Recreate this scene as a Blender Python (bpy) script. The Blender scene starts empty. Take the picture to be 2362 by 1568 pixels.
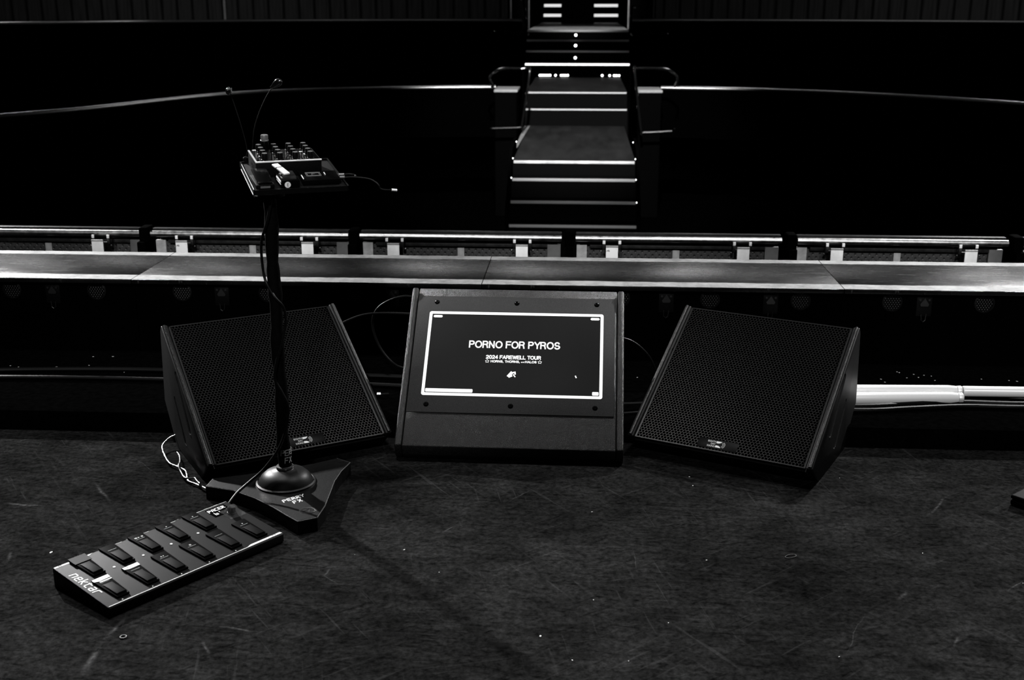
import bpy, bmesh, math, random
from mathutils import Vector, Matrix
random.seed(7)
S = bpy.context.scene
C = S.collection
R = math.radians
PI = math.pi

# ------------------------------------------------------------------ render look
S.view_settings.view_transform = 'Standard'
S.view_settings.look = 'None'
S.view_settings.exposure = 0
S.view_settings.gamma = 1
S.view_settings.use_curve_mapping = False
W = bpy.data.worlds.new('world'); S.world = W; W.use_nodes = True
W.node_tree.nodes['Background'].inputs[0].default_value = (1, 1, 1, 1)
W.node_tree.nodes['Background'].inputs[1].default_value = 0.0006

# ------------------------------------------------------------------ materials
def base_mat(name, col=.1, rough=.5, metal=0., spec=.5, emit=0.):
    if col < .045 and metal < .5 and spec < .75: col *= .22; spec *= .14
    m = bpy.data.materials.new(name); m.use_nodes = True
    b = m.node_tree.nodes['Principled BSDF']
    b.inputs['Base Color'].default_value = (col, col, col, 1)
    b.inputs['Roughness'].default_value = rough
    b.inputs['Metallic'].default_value = metal
    b.inputs['Specular IOR Level'].default_value = spec
    if emit:
        b.inputs['Emission Color'].default_value = (1, 1, 1, 1)
        b.inputs['Emission Strength'].default_value = emit
    return m
def nd(m, t, **k):
    n = m.node_tree.nodes.new(t)
    for a, v in k.items():
        if a in n.bl_rna.properties: setattr(n, a, v)
        else: n.inputs[a].default_value = v
    return n
def lk(m, a, b): m.node_tree.links.new(a, b)
def coords(m, scale=(1, 1, 1), rot=(0, 0, 0), src='Object'):
    tc = nd(m, 'ShaderNodeTexCoord'); mp = nd(m, 'ShaderNodeMapping')
    mp.inputs['Scale'].default_value = scale; mp.inputs['Rotation'].default_value = rot
    lk(m, tc.outputs[src], mp.inputs[0]); return mp.outputs[0]
def mathn(m, op, a, b=None, clamp=False):
    n = nd(m, 'ShaderNodeMath', operation=op); n.use_clamp = clamp
    for i, v in enumerate((a, b)):
        if v is None: continue
        if isinstance(v, (int, float)): n.inputs[i].default_value = v
        else: lk(m, v, n.inputs[i])
    return n.outputs[0]
def ramp(m, src, p0, p1, c0=0., c1=1.):
    r = nd(m, 'ShaderNodeMapRange'); r.clamp = True
    r.inputs[1].default_value = p0; r.inputs[2].default_value = p1
    r.inputs[3].default_value = c0; r.inputs[4].default_value = c1
    lk(m, src, r.inputs[0]); return r.outputs[0]
def noise(m, vec, scale, detail=3, rough=.5):
    n = nd(m, 'ShaderNodeTexNoise'); n.inputs['Scale'].default_value = scale
    n.inputs['Detail'].default_value = detail; n.inputs['Roughness'].default_value = rough
    lk(m, vec, n.inputs['Vector']); return n.outputs[0]
def bump(m, h, strength=.3, dist=.001):
    b = nd(m, 'ShaderNodeBump'); b.inputs['Strength'].default_value = strength
    b.inputs['Distance'].default_value = dist
    lk(m, h, b.inputs['Height']); lk(m, b.outputs[0], m.node_tree.nodes['Principled BSDF'].inputs['Normal'])
def setcol(m, v): lk(m, v, m.node_tree.nodes['Principled BSDF'].inputs['Base Color'])
def setrough(m, v): lk(m, v, m.node_tree.nodes['Principled BSDF'].inputs['Roughness'])

def textured(name, c0, c1, scale, rough=.5, metal=0., spec=.5, bs=0., bd=.001, detail=4, stretch=(1, 1, 1), lo=.3, hi=.7):
    m = base_mat(name, c0, rough, metal, spec)
    if c0 < .045: c0 *= .22; c1 *= .22
    v = coords(m, stretch)
    n = noise(m, v, scale, detail, .6)
    setcol(m, ramp(m, n, lo, hi, c0, c1))
    if bs: bump(m, n, bs, bd)
    return m

M = {}
M['cab'] = textured('textured_black_cabinet_paint', .010, .05, 320, .38, 0, .5, .9, .0014, 2)
M['cabside'] = textured('black_cabinet_side_paint', .026, .044, 90, .45, 0, .45, .25, .0008, 3, (1, 1, 1))
M['screencab'] = textured('grained_black_screen_cabinet', .006, .16, 620, .40, 0, .5, 1., .0016, 1, (1, 1, 1), .45, .72)
M['plate'] = textured('fine_grey_plate_paint', .028, .15, 800, .5, 0, .5, .5, .0005, 1, (1, 1, 1), .40, .75)
M['grille'] = base_mat('black_grille_steel', .012, .36, .0, .6)
M['foam'] = base_mat('black_foam', .0012, .95, 0, .05)
M['black'] = base_mat('matt_black', .004, .6, 0, .2)
M['blackgloss'] = base_mat('gloss_black_plastic', .006, .22, 0, .4)
M['softblack'] = base_mat('satin_black_plastic', .010, .42, 0, .35)
M['drape'] = base_mat('black_fabric', .0022, .95, 0, .03)
M['white'] = base_mat('white_print', .75, .5)
M['offwhite'] = base_mat('pale_paint_marker', .35, .5)
M['greyprint'] = base_mat('grey_print', .30, .5)
M['dimprint'] = base_mat('dim_print', .08, .5)
M['tube'] = base_mat('white_acrylic_tube', .62, .28, 0, .5)
M['steel'] = base_mat('bright_steel', .55, .25, 1.)
M['collar'] = base_mat('collar_steel', .35, .22, .9)
M['capsteel'] = base_mat('brushed_cap_steel', .6, .45, .4)
M['chrome'] = base_mat('chrome', .8, .12, 1.)
M['darksteel'] = base_mat('dark_steel', .05, .4, 1.)
M['screenblack'] = base_mat('lit_dark_screen', .004, .35, 0, .3, 0)
b = M['screenblack'].node_tree.nodes['Principled BSDF']
b.inputs['Emission Color'].default_value = (1, 1, 1, 1)
M['screenwhite'] = base_mat('lit_white_screen', .2, .4, 0, .3, 1.1)
M['screentext'] = base_mat('lit_white_screen_text', .2, .4, 0, .3, .95)
M['led'] = base_mat('lit_led', .5, .4, 0, .3, 6.)
M['ledhi'] = base_mat('lit_footlight', .5, .4, 0, .3, 8.)
M['ledlow'] = base_mat('lit_led_soft', .5, .4, 0, .3, 1.5)
M['lcd'] = base_mat('lcd_background', .003, .2, 0, .4)
M['lcdtext'] = base_mat('lit_lcd_text', .3, .4, 0, .3, .9)
M['clear'] = base_mat('clear_tape', .25, .18, 0, .6)
_b = M['clear'].node_tree.nodes['Principled BSDF']; _b.inputs['Alpha'].default_value = .12
M['cable'] = base_mat('black_rubber_cable', .008, .42, 0, .5)
M['cablew'] = base_mat('pale_cable', .04, .25, 0, .8)
M['scrap'] = base_mat('pale_paper_scrap', .4, .7)
M['tapegrey'] = base_mat('grey_gaffer_tape', .028, .55)

# lit dark screen: a slow variation of the backlight
m = M['screenblack']
v = coords(m); n = noise(m, v, 3, 1)
lk(m, ramp(m, n, .2, .8, .008, .014), m.node_tree.nodes['Principled BSDF'].inputs['Emission Strength'])

# white cloth tape with dirt
def tape_mat():
    m = base_mat('white_cloth_tape', .6, .75, 0, .2)
    v = coords(m, (1, 1, 1))
    a = noise(m, v, 9, 5, .7); c = noise(m, coords(m, (6, 60, 1)), 6, 4, .7)
    x = mathn(m, 'MULTIPLY', ramp(m, a, .34, .60, .15, .30), ramp(m, c, .36, .52, .5, 1.))
    setcol(m, x); bump(m, c, .3, .001)
    return m
M['tape'] = tape_mat()

def plank_top():
    m = base_mat('scratched_black_gloss_board', .01, .3, 0, .55)
    v = coords(m)
    a = noise(m, coords(m, (1.5, 9, 1)), 5, 6, .7)
    s = noise(m, coords(m, (3, 60, 1), (0, 0, .15)), 7, 5, .8)
    x = mathn(m, 'ADD', ramp(m, a, .35, .8, .0015, .005), ramp(m, s, .60, .70, 0, .03))
    setcol(m, x)
    setrough(m, ramp(m, a, .3, .75, .20, .32))
    bump(m, noise(m, coords(m, (1, .35, 1)), 260, 4, .8), .55, .0008)
    return m
M['planktop'] = plank_top()

def floor_mat():
    m = base_mat('scuffed_black_stage_floor', .02, .6, 0, 0)
    base = noise(m, coords(m, (1, 1, 1)), 1.3, 5, .6)
    mid = noise(m, coords(m, (1, 1.6, 1), (0, 0, .3)), 7, 8, .75)
    dirt = noise(m, coords(m, (1, 1, 1)), 60, 5, .75)
    x = mathn(m, 'MULTIPLY', ramp(m, base, .36, .64, .55, 1.5), ramp(m, mid, .34, .68, .55, 1.6))
    x = mathn(m, 'MULTIPLY', x, ramp(m, dirt, .36, .64, .45, 1.7))
    tcw = nd(m, 'ShaderNodeTexCoord'); wob = nd(m, 'ShaderNodeVectorMath', operation='ADD'); wn = nd(m, 'ShaderNodeTexNoise'); wn.inputs['Scale'].default_value = 9; lk(m, tcw.outputs['Object'], wn.inputs[0])
    ws = nd(m, 'ShaderNodeVectorMath', operation='MULTIPLY_ADD'); lk(m, wn.outputs[1], ws.inputs[0]); ws.inputs[1].default_value = (.04, .04, 0); ws.inputs[2].default_value = (-.02, -.02, 0)
    lk(m, tcw.outputs['Object'], wob.inputs[0]); lk(m, ws.outputs[0], wob.inputs[1]); tcw = wob
    # scratches along several directions: thin bands of very stretched noise, thinned out by a mask
    tot = None
    for ang, sc, th, amp in ((.05, 3, .60, .7), (.95, 2.2, .61, 1.0), (-.75, 2.5, .61, .9), (1.35, 3, .63, .9), (-.3, 3, .60, .6)):
        w = coords(m, (1, 1, 1), (0, 0, ang))
        mp = nd(m, 'ShaderNodeMapping'); mp.inputs['Scale'].default_value = (1.2, 26, 1); mp.inputs['Location'].default_value = (ang * 7, 3 * ang, 0)
        lk(m, w, mp.inputs[0])
        s = noise(m, mp.outputs[0], sc, 3, .6)
        s = ramp(m, s, th, th + .05, 0, amp)
        k = noise(m, coords(m, (1, 1, 1), (0, 0, ang * 2)), 2.3, 2)
        s = mathn(m, 'MULTIPLY', s, ramp(m, k, .46, .62, 0, 1))
        tot = s if tot is None else mathn(m, 'ADD', tot, s)
    # dark scuffs
    w = nd(m, 'ShaderNodeMapping'); w.inputs['Scale'].default_value = (2, 14, 1)
    lk(m, coords(m, (1, 1, 1), (0, 0, .12)), w.inputs[0])
    dk = ramp(m, noise(m, w.outputs[0], 5, 5, .7), .54, .66, 1., .40)
    w2 = nd(m, 'ShaderNodeMapping'); w2.inputs['Scale'].default_value = (2, 18, 1)
    lk(m, coords(m, (1, 1, 1), (0, 0, -.65)), w2.inputs[0])
    dk2 = ramp(m, noise(m, w2.outputs[0], 4, 5, .7), .56, .66, 1., .5)
    x = mathn(m, 'MULTIPLY', x, mathn(m, 'MULTIPLY', dk, dk2))
    x = mathn(m, 'ADD', x, tot)
    for (sx_, sy_, sa, sl, sw_) in ((-1.138, 2.391, 1.698, .108, .014), (-1.14, 2.527, 1.527, .072, .012), (-.834, 2.544, -.221, .087, .007), (-1.506, 3.353, -.907, .136, .010), (-1.71, 3.24, -.14, .094, .010),
                                (-.666, 2.812, -.639, .073, .0025), (-.68, 2.854, 1.324, .033, .004), (1.116, 3.391, .952, .147, .008), (.691, 2.609, 1.201, .169, .002), (.798, 3.637, -1.769, .142, .012),
                                (.168, 2.966, -1.559, .102, .0025), (-.376, 3.146, 1.073, .036, .004), (-.169, 3.409, 1.007, .096, .003), (.859, 2.816, 1.012, .041, .009), (.934, 2.588, 1.2, .051, .006),
                                (-.886, 2.45, -1.167, .06, .008), (-1.445, 3.57, -.824, .198, .002), (1.176, 2.882, .884, .066, .004), (-1.584, 2.889, -1.329, .047, .010)):
        mp = nd(m, 'ShaderNodeMapping'); mp.vector_type = 'TEXTURE'
        mp.inputs['Location'].default_value = (sx_, sy_, 0); mp.inputs['Rotation'].default_value = (0, 0, sa); mp.inputs['Scale'].default_value = (sl, sw_, 1)
        lk(m, tcw.outputs[0], mp.inputs[0]); g_ = nd(m, 'ShaderNodeTexGradient', gradient_type='QUADRATIC_SPHERE'); lk(m, mp.outputs[0], g_.inputs[0])
        x = mathn(m, 'ADD', x, mathn(m, 'MULTIPLY', mathn(m, 'MULTIPLY', g_.outputs[1], ramp(m, dirt, .35, .62, .2, 1.3)), 5.5 if sw_ > .003 else 3.5))
    setcol(m, mathn(m, 'MULTIPLY', x, .0080))
    setrough(m, ramp(m, mid, .3, .7, .5, .7))
    bump(m, dirt, .3, .0008)
    return m
M['floor'] = floor_mat()

def ledge_mat():
    m = base_mat('black_painted_ledge', .004, .9, 0, 0)
    tc = nd(m, 'ShaderNodeTexCoord'); sp = nd(m, 'ShaderNodeSeparateXYZ'); lk(m, tc.outputs['Object'], sp.inputs[0])
    n = noise(m, coords(m, (2.2, 60, 20)), 5, 6, .75)
    near = ramp(m, sp.outputs['Y'], -.035, 0., 1., 0.)      # worn front edge
    k = ramp(m, noise(m, coords(m, (1, 0, 0)), 2.2, 2), .45, .6, 0, 1)
    w = mathn(m, 'MULTIPLY', mathn(m, 'MULTIPLY', ramp(m, n, .56, .64, 0, .06), near), k)
    d = noise(m, coords(m, (1, 1, 1)), 40, 3)
    setcol(m, mathn(m, 'ADD', ramp(m, d, .3, .7, .0005, .0011), w))
    return m
M['ledge'] = ledge_mat()

def perf_mat():
    m = base_mat('dimpled_steel_panel', .05, .5, .2, .5)
    tc = nd(m, 'ShaderNodeTexCoord'); sp = nd(m, 'ShaderNodeSeparateXYZ'); lk(m, tc.outputs['Object'], sp.inputs[0])
    p = .034
    def grid(ox, oz):
        fx = mathn(m, 'SUBTRACT', mathn(m, 'FRACT', mathn(m, 'ADD', mathn(m, 'DIVIDE', sp.outputs['X'], p), 20 + ox)), .5)
        fz = mathn(m, 'SUBTRACT', mathn(m, 'FRACT', mathn(m, 'ADD', mathn(m, 'DIVIDE', sp.outputs['Z'], p), 20 + oz)), .5)
        return mathn(m, 'SQRT', mathn(m, 'ADD', mathn(m, 'MULTIPLY', fx, fx), mathn(m, 'MULTIPLY', fz, fz)))
    d = mathn(m, 'MINIMUM', grid(0, 0), grid(.5, .5))
    n = noise(m, coords(m), 45, 4, .7)
    setcol(m, mathn(m, 'MULTIPLY', ramp(m, d, .07, .12, .006, .030), ramp(m, n, .3, .7, .7, 1.3)))
    bump(m, ramp(m, d, .05, .2, 0, 1), .8, .004)
    return m
M['perf'] = perf_mat()
M['bargrey'] = textured('scuffed_grey_steel', .03, .10, 30, .5, .3, .5, .2)
M['postgrey'] = textured('grey_post_paint_and_edge_light', .05, .075, 20, .6, 0, .4)
M['postpale'] = textured('pale_post_paint_and_edge_light', .20, .34, 26, .6, 0, .4)
M['tag'] = textured('white_tag_paint', .62, .85, 14, .6, 0, .4)
M['tagold'] = base_mat('worn_white_tag_paint', .7, .6)
m = M['tagold']; n = noise(m, coords(m), 38, 4, .7); setcol(m, ramp(m, n, .36, .44, .12, .72))
def rail_mat():
    m = base_mat('barrier_rail_steel', .40, .34, 1.)
    n = noise(m, coords(m, (1, 1, 1)), 24, 5, .7)
    setcol(m, ramp(m, n, .3, .7, .34, .60)); setrough(m, ramp(m, n, .3, .7, .26, .40))
    return m
M['rail'] = rail_mat()
M['wallblack'] = base_mat('black_wall_paint', .0022, .85, 0, 0)
M['coping'] = base_mat('polished_dark_coping', .45, .34, 1.)
def slat_mat():
    m = base_mat('dark_slatted_boards', .02, .7, 0, .1)
    tc = nd(m, 'ShaderNodeTexCoord'); sp = nd(m, 'ShaderNodeSeparateXYZ'); lk(m, tc.outputs['Object'], sp.inputs[0])
    f = mathn(m, 'ABSOLUTE', mathn(m, 'SUBTRACT', mathn(m, 'FRACT', mathn(m, 'DIVIDE', sp.outputs['X'], .29)), .5))
    n = noise(m, coords(m, (3, 1, .2)), 6, 3)
    setcol(m, mathn(m, 'MULTIPLY', ramp(m, f, .05, .12, .010, .040), ramp(m, n, .3, .7, .7, 1.3)))
    return m
M['slat'] = slat_mat()
M['tread'] = textured('worn_grey_stair_board_lit_tone', .10, .20, 3, .55, 0, .3, .1, .001, 4, (3, 1, 1))  # lighter tone in place of stronger lamplight on the upper landings
M['riser'] = base_mat('black_stair_riser', .012, .7, 0, .2)
M['nosing'] = base_mat('pale_stair_nosing', .62, .5)
M['capwood'] = textured('pale_worn_cap_board', .16, .42, 5, .5, 0, .4, 0, .001, 4, (1, 6, 1))
M['seat'] = base_mat('dark_seat_leather', .012, .3, 0, .5)

# ------------------------------------------------------------------ mesh helpers
class MB:
    def __init__(s): s.v = []; s.f = []
    def add(s, vs, fs, mt=None):
        o = len(s.v)
        s.v += [tuple((mt @ Vector(p)) if mt else p) for p in vs]
        s.f += [tuple(i + o for i in f) for f in fs]; return s
    def box(s, x0, x1, y0, y1, z0, z1, mt=None):
        return s.add([(x0, y0, z0), (x1, y0, z0), (x1, y1, z0), (x0, y1, z0), (x0, y0, z1), (x1, y0, z1), (x1, y1, z1), (x0, y1, z1)],
                     [(0, 3, 2, 1), (4, 5, 6, 7), (0, 1, 5, 4), (1, 2, 6, 5), (2, 3, 7, 6), (3, 0, 4, 7)], mt)
    def prism(s, poly, a, b, axis='z', mt=None):
        n = len(poly)
        def P(p, t): return (p[0], p[1], t) if axis == 'z' else ((t, p[0], p[1]) if axis == 'x' else (p[0], t, p[1]))
        vs = [P(p, a) for p in poly] + [P(p, b) for p in poly]
        fs = [tuple(range(n - 1, -1, -1)), tuple(range(n, 2 * n))] + [(i, (i + 1) % n, (i + 1) % n + n, i + n) for i in range(n)]
        return s.add(vs, fs, mt)
    def tube(s, pts, r, n=8, cap=True):
        pts = [Vector(p) for p in pts]; rings = []; up = None
        for i, p in enumerate(pts):
            t = (pts[min(i + 1, len(pts) - 1)] - pts[max(i - 1, 0)]).normalized()
            if up is None: up = Vector((0, 0, 1)) if abs(t.z) < .9 else Vector((1, 0, 0))
            a = t.cross(up).normalized(); b = a.cross(t).normalized(); up = b
            rr = r[i] if isinstance(r, (list, tuple)) else r
            rings.append([p + (a * math.cos(2 * PI * k / n) + b * math.sin(2 * PI * k / n)) * rr for k in range(n)])
        vs = [tuple(q) for rg in rings for q in rg]; fs = []
        for i in range(len(pts) - 1):
            for k in range(n): fs.append((i * n + k, i * n + (k + 1) % n, (i + 1) * n + (k + 1) % n, (i + 1) * n + k))
        if cap: fs += [tuple(range(n - 1, -1, -1)), tuple((len(pts) - 1) * n + k for k in range(n))]
        return s.add(vs, fs)
    def lathe(s, prof, n=32, mt=None):
        vs = []; fs = []
        for (r, z) in prof:
            for k in range(n): vs.append((r * math.cos(2 * PI * k / n), r * math.sin(2 * PI * k / n), z))
        for i in range(len(prof) - 1):
            for k in range(n): fs.append((i * n + k, i * n + (k + 1) % n, (i + 1) * n + (k + 1) % n, (i + 1) * n + k))
        fs += [tuple(range(n - 1, -1, -1)), tuple((len(prof) - 1) * n + k for k in range(n))]
        return s.add(vs, fs, mt)
    def ribbon(s, pts, w, mt=None, h=.0004):
        """flat stroke in the local XY plane, with a small thickness"""
        P = [Vector((p[0], p[1])) for p in pts]
        for i in range(len(P) - 1):
            d = P[i + 1] - P[i]
            if d.length < 1e-9: continue
            d.normalize(); q = Vector((-d.y, d.x)) * w / 2; e = d * w * .42
            a, b_ = P[i] - e, P[i + 1] + e
            s.prism([tuple(a + q * -1), tuple(b_ - q), tuple(b_ + q), tuple(a + q)], 0, h, 'z', mt)
        return s
    def build(s, name, mat, parent=None, bevel=0., seg=2, smooth=False, angle=35):
        me = bpy.data.meshes.new(name); me.from_pydata(s.v, [], s.f); me.update()
        bm = bmesh.new(); bm.from_mesh(me); bmesh.ops.recalc_face_normals(bm, faces=bm.faces)
        if bevel:
            es = [e for e in bm.edges if len(e.link_faces) == 2 and e.calc_face_angle(0) > R(28)]
            bmesh.ops.bevel(bm, geom=es, offset=bevel, segments=seg, affect='EDGES', profile=.5, clamp_overlap=True)
        if smooth or bevel:
            for f in bm.faces: f.smooth = True
            for e in bm.edges:
                if len(e.link_faces) == 2 and e.calc_face_angle(0) > R(angle): e.smooth = False
        bm.to_mesh(me); bm.free()
        me.materials.append(mat)
        o = bpy.data.objects.new(name, me); C.objects.link(o); o.parent = parent
        return o
def tag(o, label=None, cat=None, group=None, kind=None):
    if label: o['label'] = label
    if cat: o['category'] = cat
    if group: o['group'] = group
    if kind: o['kind'] = kind
    return o
def empty(name, loc=(0, 0, 0), rz=0, label=None, cat=None, group=None):
    o = bpy.data.objects.new(name, None); C.objects.link(o); o.empty_display_size = .05
    o.location = loc; o.rotation_euler = (0, 0, rz); return tag(o, label, cat, group)
def copy_tree(o, parent=None):
    c = o.copy(); C.objects.link(c); c.parent = parent
    for ch in list(o.children): copy_tree(ch, c)
    return c
def smooth_path(pts, n=8):
    P = [Vector(p) for p in pts]; out = []
    for i in range(len(P) - 1):
        p0 = P[max(i - 1, 0)]; p1 = P[i]; p2 = P[i + 1]; p3 = P[min(i + 2, len(P) - 1)]
        for k in range(n):
            t = k / n
            out.append(.5 * ((2 * p1) + (p2 - p0) * t + (2 * p0 - 5 * p1 + 4 * p2 - p3) * t * t + (3 * p1 - p0 - 3 * p2 + p3) * t ** 3))
    out.append(P[-1]); return out
def frame(o, x, y):
    """matrix with origin o, local X along x, local Y along y"""
    x = Vector(x).normalized(); y = Vector(y); z = x.cross(y).normalized(); y = z.cross(x)
    m = Matrix((x, y, z)).transposed().to_4x4(); m.translation = Vector(o); return m
def text_bm(body, width, mt, height=None, bold=0., depth=.0004, spacing=1., shear=0.):
    """lettering centred on the origin of mt, in its XY plane, scaled to the given width"""
    cu = bpy.data.curves.new('lettering', 'FONT'); cu.body = body; cu.size = 1; cu.align_x = 'CENTER'; cu.align_y = 'CENTER'
    cu.offset = bold; cu.extrude = .01; cu.space_character = spacing; cu.shear = shear; cu.resolution_u = 4
    o = bpy.data.objects.new('lettering', cu); C.objects.link(o)
    dg = bpy.context.evaluated_depsgraph_get(); me = bpy.data.meshes.new_from_object(o.evaluated_get(dg))
    xs = [v.co.x for v in me.vertices]; ys = [v.co.y for v in me.vertices]
    sx = width / (max(xs) - min(xs)); sy = sx if height is None else height / (max(ys) - min(ys))
    cx = (max(xs) + min(xs)) / 2; cy = (max(ys) + min(ys)) / 2
    b = MB(); b.add([((v.co.x - cx) * sx, (v.co.y - cy) * sy, (v.co.z + .01) / .02 * depth) for v in me.vertices], [tuple(p.vertices) for p in me.polygons], mt)
    bpy.data.objects.remove(o); bpy.data.curves.remove(cu); bpy.data.meshes.remove(me)
    return b
def arcp(cx, cy, rx, ry, a0, a1, n=8): return [(cx + rx * math.cos(R(a0 + (a1 - a0) * k / n)), cy + ry * math.sin(R(a0 + (a1 - a0) * k / n))) for k in range(n + 1)]
HELV = {  # upper-case grotesque skeleton: width, strokes
 'P': (.70, [[(0, 0), (0, 1), (.36, 1)] + arcp(.36, .75, .27, .25, 90, -90) + [(0, .5)]]),
 'O': (.92, [arcp(.43, .5, .43, .5, 0, 360, 24)]),
 'R': (.76, [[(0, 0), (0, 1), (.38, 1)] + arcp(.38, .755, .26, .245, 90, -90) + [(0, .51)], [(.38, .51), (.56, .42), (.62, .2), (.66, 0)]]),
 'N': (.78, [[(0, 0), (0, 1), (.66, 0), (.66, 1)]]),
 'F': (.64, [[(0, 0), (0, 1), (.62, 1)], [(0, .52), (.54, .52)]]),
 'Y': (.70, [[(0, 1), (.36, .46), (.72, 1)], [(.36, .46), (.36, 0)]]),
 'S': (.76, [arcp(.33, .75, .29, .25, 20, 200) + arcp(.34, .26, .32, .26, 120, 60, 1) + arcp(.34, .26, .33, .26, 60, -160)]),
 '2': (.66, [arcp(.3, .72, .28, .28, 165, -20) + [(.5, .5), (.02, .1), (.0, 0), (.6, 0)]]),
 '0': (.66, [arcp(.3, .5, .29, .5, 0, 360, 20)]),
 '4': (.66, [[(.46, 0), (.46, 1), (0, .28), (.6, .28)]]),
 'A': (.78, [[(0, 0), (.36, 1), (.72, 0)], [(.14, .34), (.58, .34)]]),
 'E': (.68, [[(.62, 1), (0, 1), (0, 0), (.64, 0)], [(0, .52), (.56, .52)]]),
 'W': (1.02, [[(0, 1), (.24, 0), (.5, .95), (.76, 0), (1, 1)]]),
 'L': (.60, [[(0, 1), (0, 0), (.56, 0)]]),
 'T': (.66, [[(0, 1), (.66, 1)], [(.33, 1), (.33, 0)]]),
 'U': (.76, [[(0, 1), (0, .34)] + arcp(.32, .33, .32, .33, 180, 360) + [(.64, 1)]]),
 'H': (.78, [[(0, 0), (0, 1)], [(.66, 0), (.66, 1)], [(0, .52), (.66, .52)]]),
 ',': (.2, [[(.06, .04), (.0, -.2)]]),
 'I': (.2, [[(0, 0), (0, 1)]]), 'D': (.8, [[(0, 0), (0, 1), (.3, 1)] + arcp(.3, .5, .38, .5, 90, -90) + [(0, 0)]]),
 'G': (.9, [arcp(.43, .5, .43, .5, 40, 330, 18) + [(.84, .46), (.46, .46)]]),
}
def helv(mb, txt, cx, cy, width, h, sw, mt, gap=.2):
    tot = sum((HELV[c][0] + gap) if c != ' ' else .42 for c in txt) - gap
    ins = sw / 2; k = (width - sw) / tot; x = cx - width / 2 + ins
    for c in txt:
        if c == ' ': x += .42 * k; continue
        for st in HELV[c][1]: mb.ribbon([(x + p[0] * k, cy - h / 2 + ins + p[1] * (h - sw)) for p in st], sw, mt)
        x += (HELV[c][0] + gap) * k
    return mb
STROKES = {
 'P': [[(0, 0), (0, 1), (.6, .95), (.65, .6), (0, .48)]],
 'E': [[(.6, 1), (0, 1), (0, 0), (.6, 0)], [(0, .5), (.5, .5)]],
 'R': [[(0, 0), (0, 1), (.6, .95), (.62, .6), (0, .5), (.65, 0)]],
 'Y': [[(0, 1), (.32, .5), (.68, 1)], [(.32, .5), (.25, 0)]],
 'F': [[(.6, 1), (0, 1), (0, 0)], [(0, .5), (.5, .52)]],
 'X': [[(0, 0), (.6, 1)], [(0, 1), (.62, 0)]],
 'A': [[(0, 0), (0, .7), (.2, 1), (.6, 1), (.6, 0)], [(0, .45), (.6, .45)]],
 'C': [[(.6, 1), (.1, 1), (0, .85), (0, .15), (.1, 0), (.6, 0)]],
 'b': [[(0, 1), (0, 0), (.6, 0), (.6, .55), (0, .55)]],
 "'": [[(.3, 1), (.25, .75)]],
 'D': [[(0, 0), (0, 1), (.4, .95), (.6, .6), (.55, .2), (0, 0)]],
 'L': [[(0, 1), (0, 0), (.55, 0)]],
 'n': [[(0, 0), (0, .7), (.45, .7), (.55, .6), (.55, 0)]],
 'e': [[(.55, 0), (.08, 0), (0, .1), (0, .6), (.08, .7), (.47, .7), (.55, .6), (.55, .36), (0, .36)]],
 'k': [[(0, 1), (0, 0)], [(.5, .7), (.12, .38), (0, .38)], [(.12, .38), (.52, 0)]],
 't': [[(.08, 1), (.08, .1), (.18, 0), (.5, 0)], [(-.08, .7), (.5, .7)]],
 'a': [[(.05, .7), (.47, .7), (.55, .6), (.55, 0), (.08, 0), (0, .1), (0, .33), (.55, .38)]],
 'r': [[(0, 0), (0, .58), (.1, .7), (.5, .7)]],
}
def write(mb, txt, mt, h, w, adv=.85, slant=0., sx=1.):
    """hand or stroke lettering: starts at the local origin, runs along +X"""
    x = 0
    for ch in txt:
        if ch != ' ':
            for st in STROKES[ch]:
                mb.ribbon([((p[0] * sx + x + p[1] * slant) * h, p[1] * h) for p in st], w, mt)
        x += adv * sx
    return mb

# ------------------------------------------------------------------ camera
cd = bpy.data.cameras.new('camera'); cam = bpy.data.objects.new('camera', cd); C.objects.link(cam); S.camera = cam
cd.sensor_fit = 'HORIZONTAL'; cd.sensor_width = 36; cd.lens = 36 * 2693 / 2362
cam.location = (0, 0, 1.5); cam.rotation_euler = (R(90 - 16.2), 0, R(3.4))
cd.clip_end = 200
cd.dof.use_dof = True; cd.dof.focus_distance = 3.9; cd.dof.aperture_fstop = 5.0

# ------------------------------------------------------------------ stage floor, ledge
f = MB().box(-9, 9, -3, 3.88, -.12, 0).build('floor', M['floor']); tag(f, kind='structure')
l = MB().box(-9, 9, 0, 1.9, -1.3, .075).build('trim_1', M['ledge'], bevel=.004); l.location = (0, 3.881, 0); tag(l, kind='structure')
f2 = MB().box(-14, 14, 5.79, 32.0, -1.35, -1.3).build('floor', M['wallblack']); tag(f2, kind='structure')

# ------------------------------------------------------------------ grille mesh (shared by both floor monitors)
def hex_grille(w, h, p, bar, depth):
    mb = MB(); Ro = p / math.sqrt(3); Ri = Ro - bar / math.sqrt(3) * 1.15
    nr = int(h / (p * math.sqrt(3) / 2)); y0 = (h - (nr - 1) * p * math.sqrt(3) / 2) / 2
    for j in range(nr):
        off = 0 if j % 2 == 0 else p / 2
        nx = int((w - off) / p)
        for i in range(nx):
            cx = -w / 2 + p / 2 + off + i * p; cy = y0 + j * p * math.sqrt(3) / 2
            vs = []
            for rr, zz in ((Ro, 0), (Ri, 0), (Ri, -depth)):
                for k in range(6):
                    a = PI / 6 + k * PI / 3; vs.append((cx + rr * math.cos(a), cy + rr * math.sin(a), zz))
            fs = [(k, (k + 1) % 6, (k + 1) % 6 + 6, k + 6) for k in range(6)] + [(k + 6, (k + 1) % 6 + 6, (k + 1) % 6 + 12, k + 12) for k in range(6)]
            mb.add(vs, fs)
    return mb
PROF = [(0, 0), (.325, 0), (.464, .132), (.440, .395), (.425, .416), (-.087, .074)]
WW = .64
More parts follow.
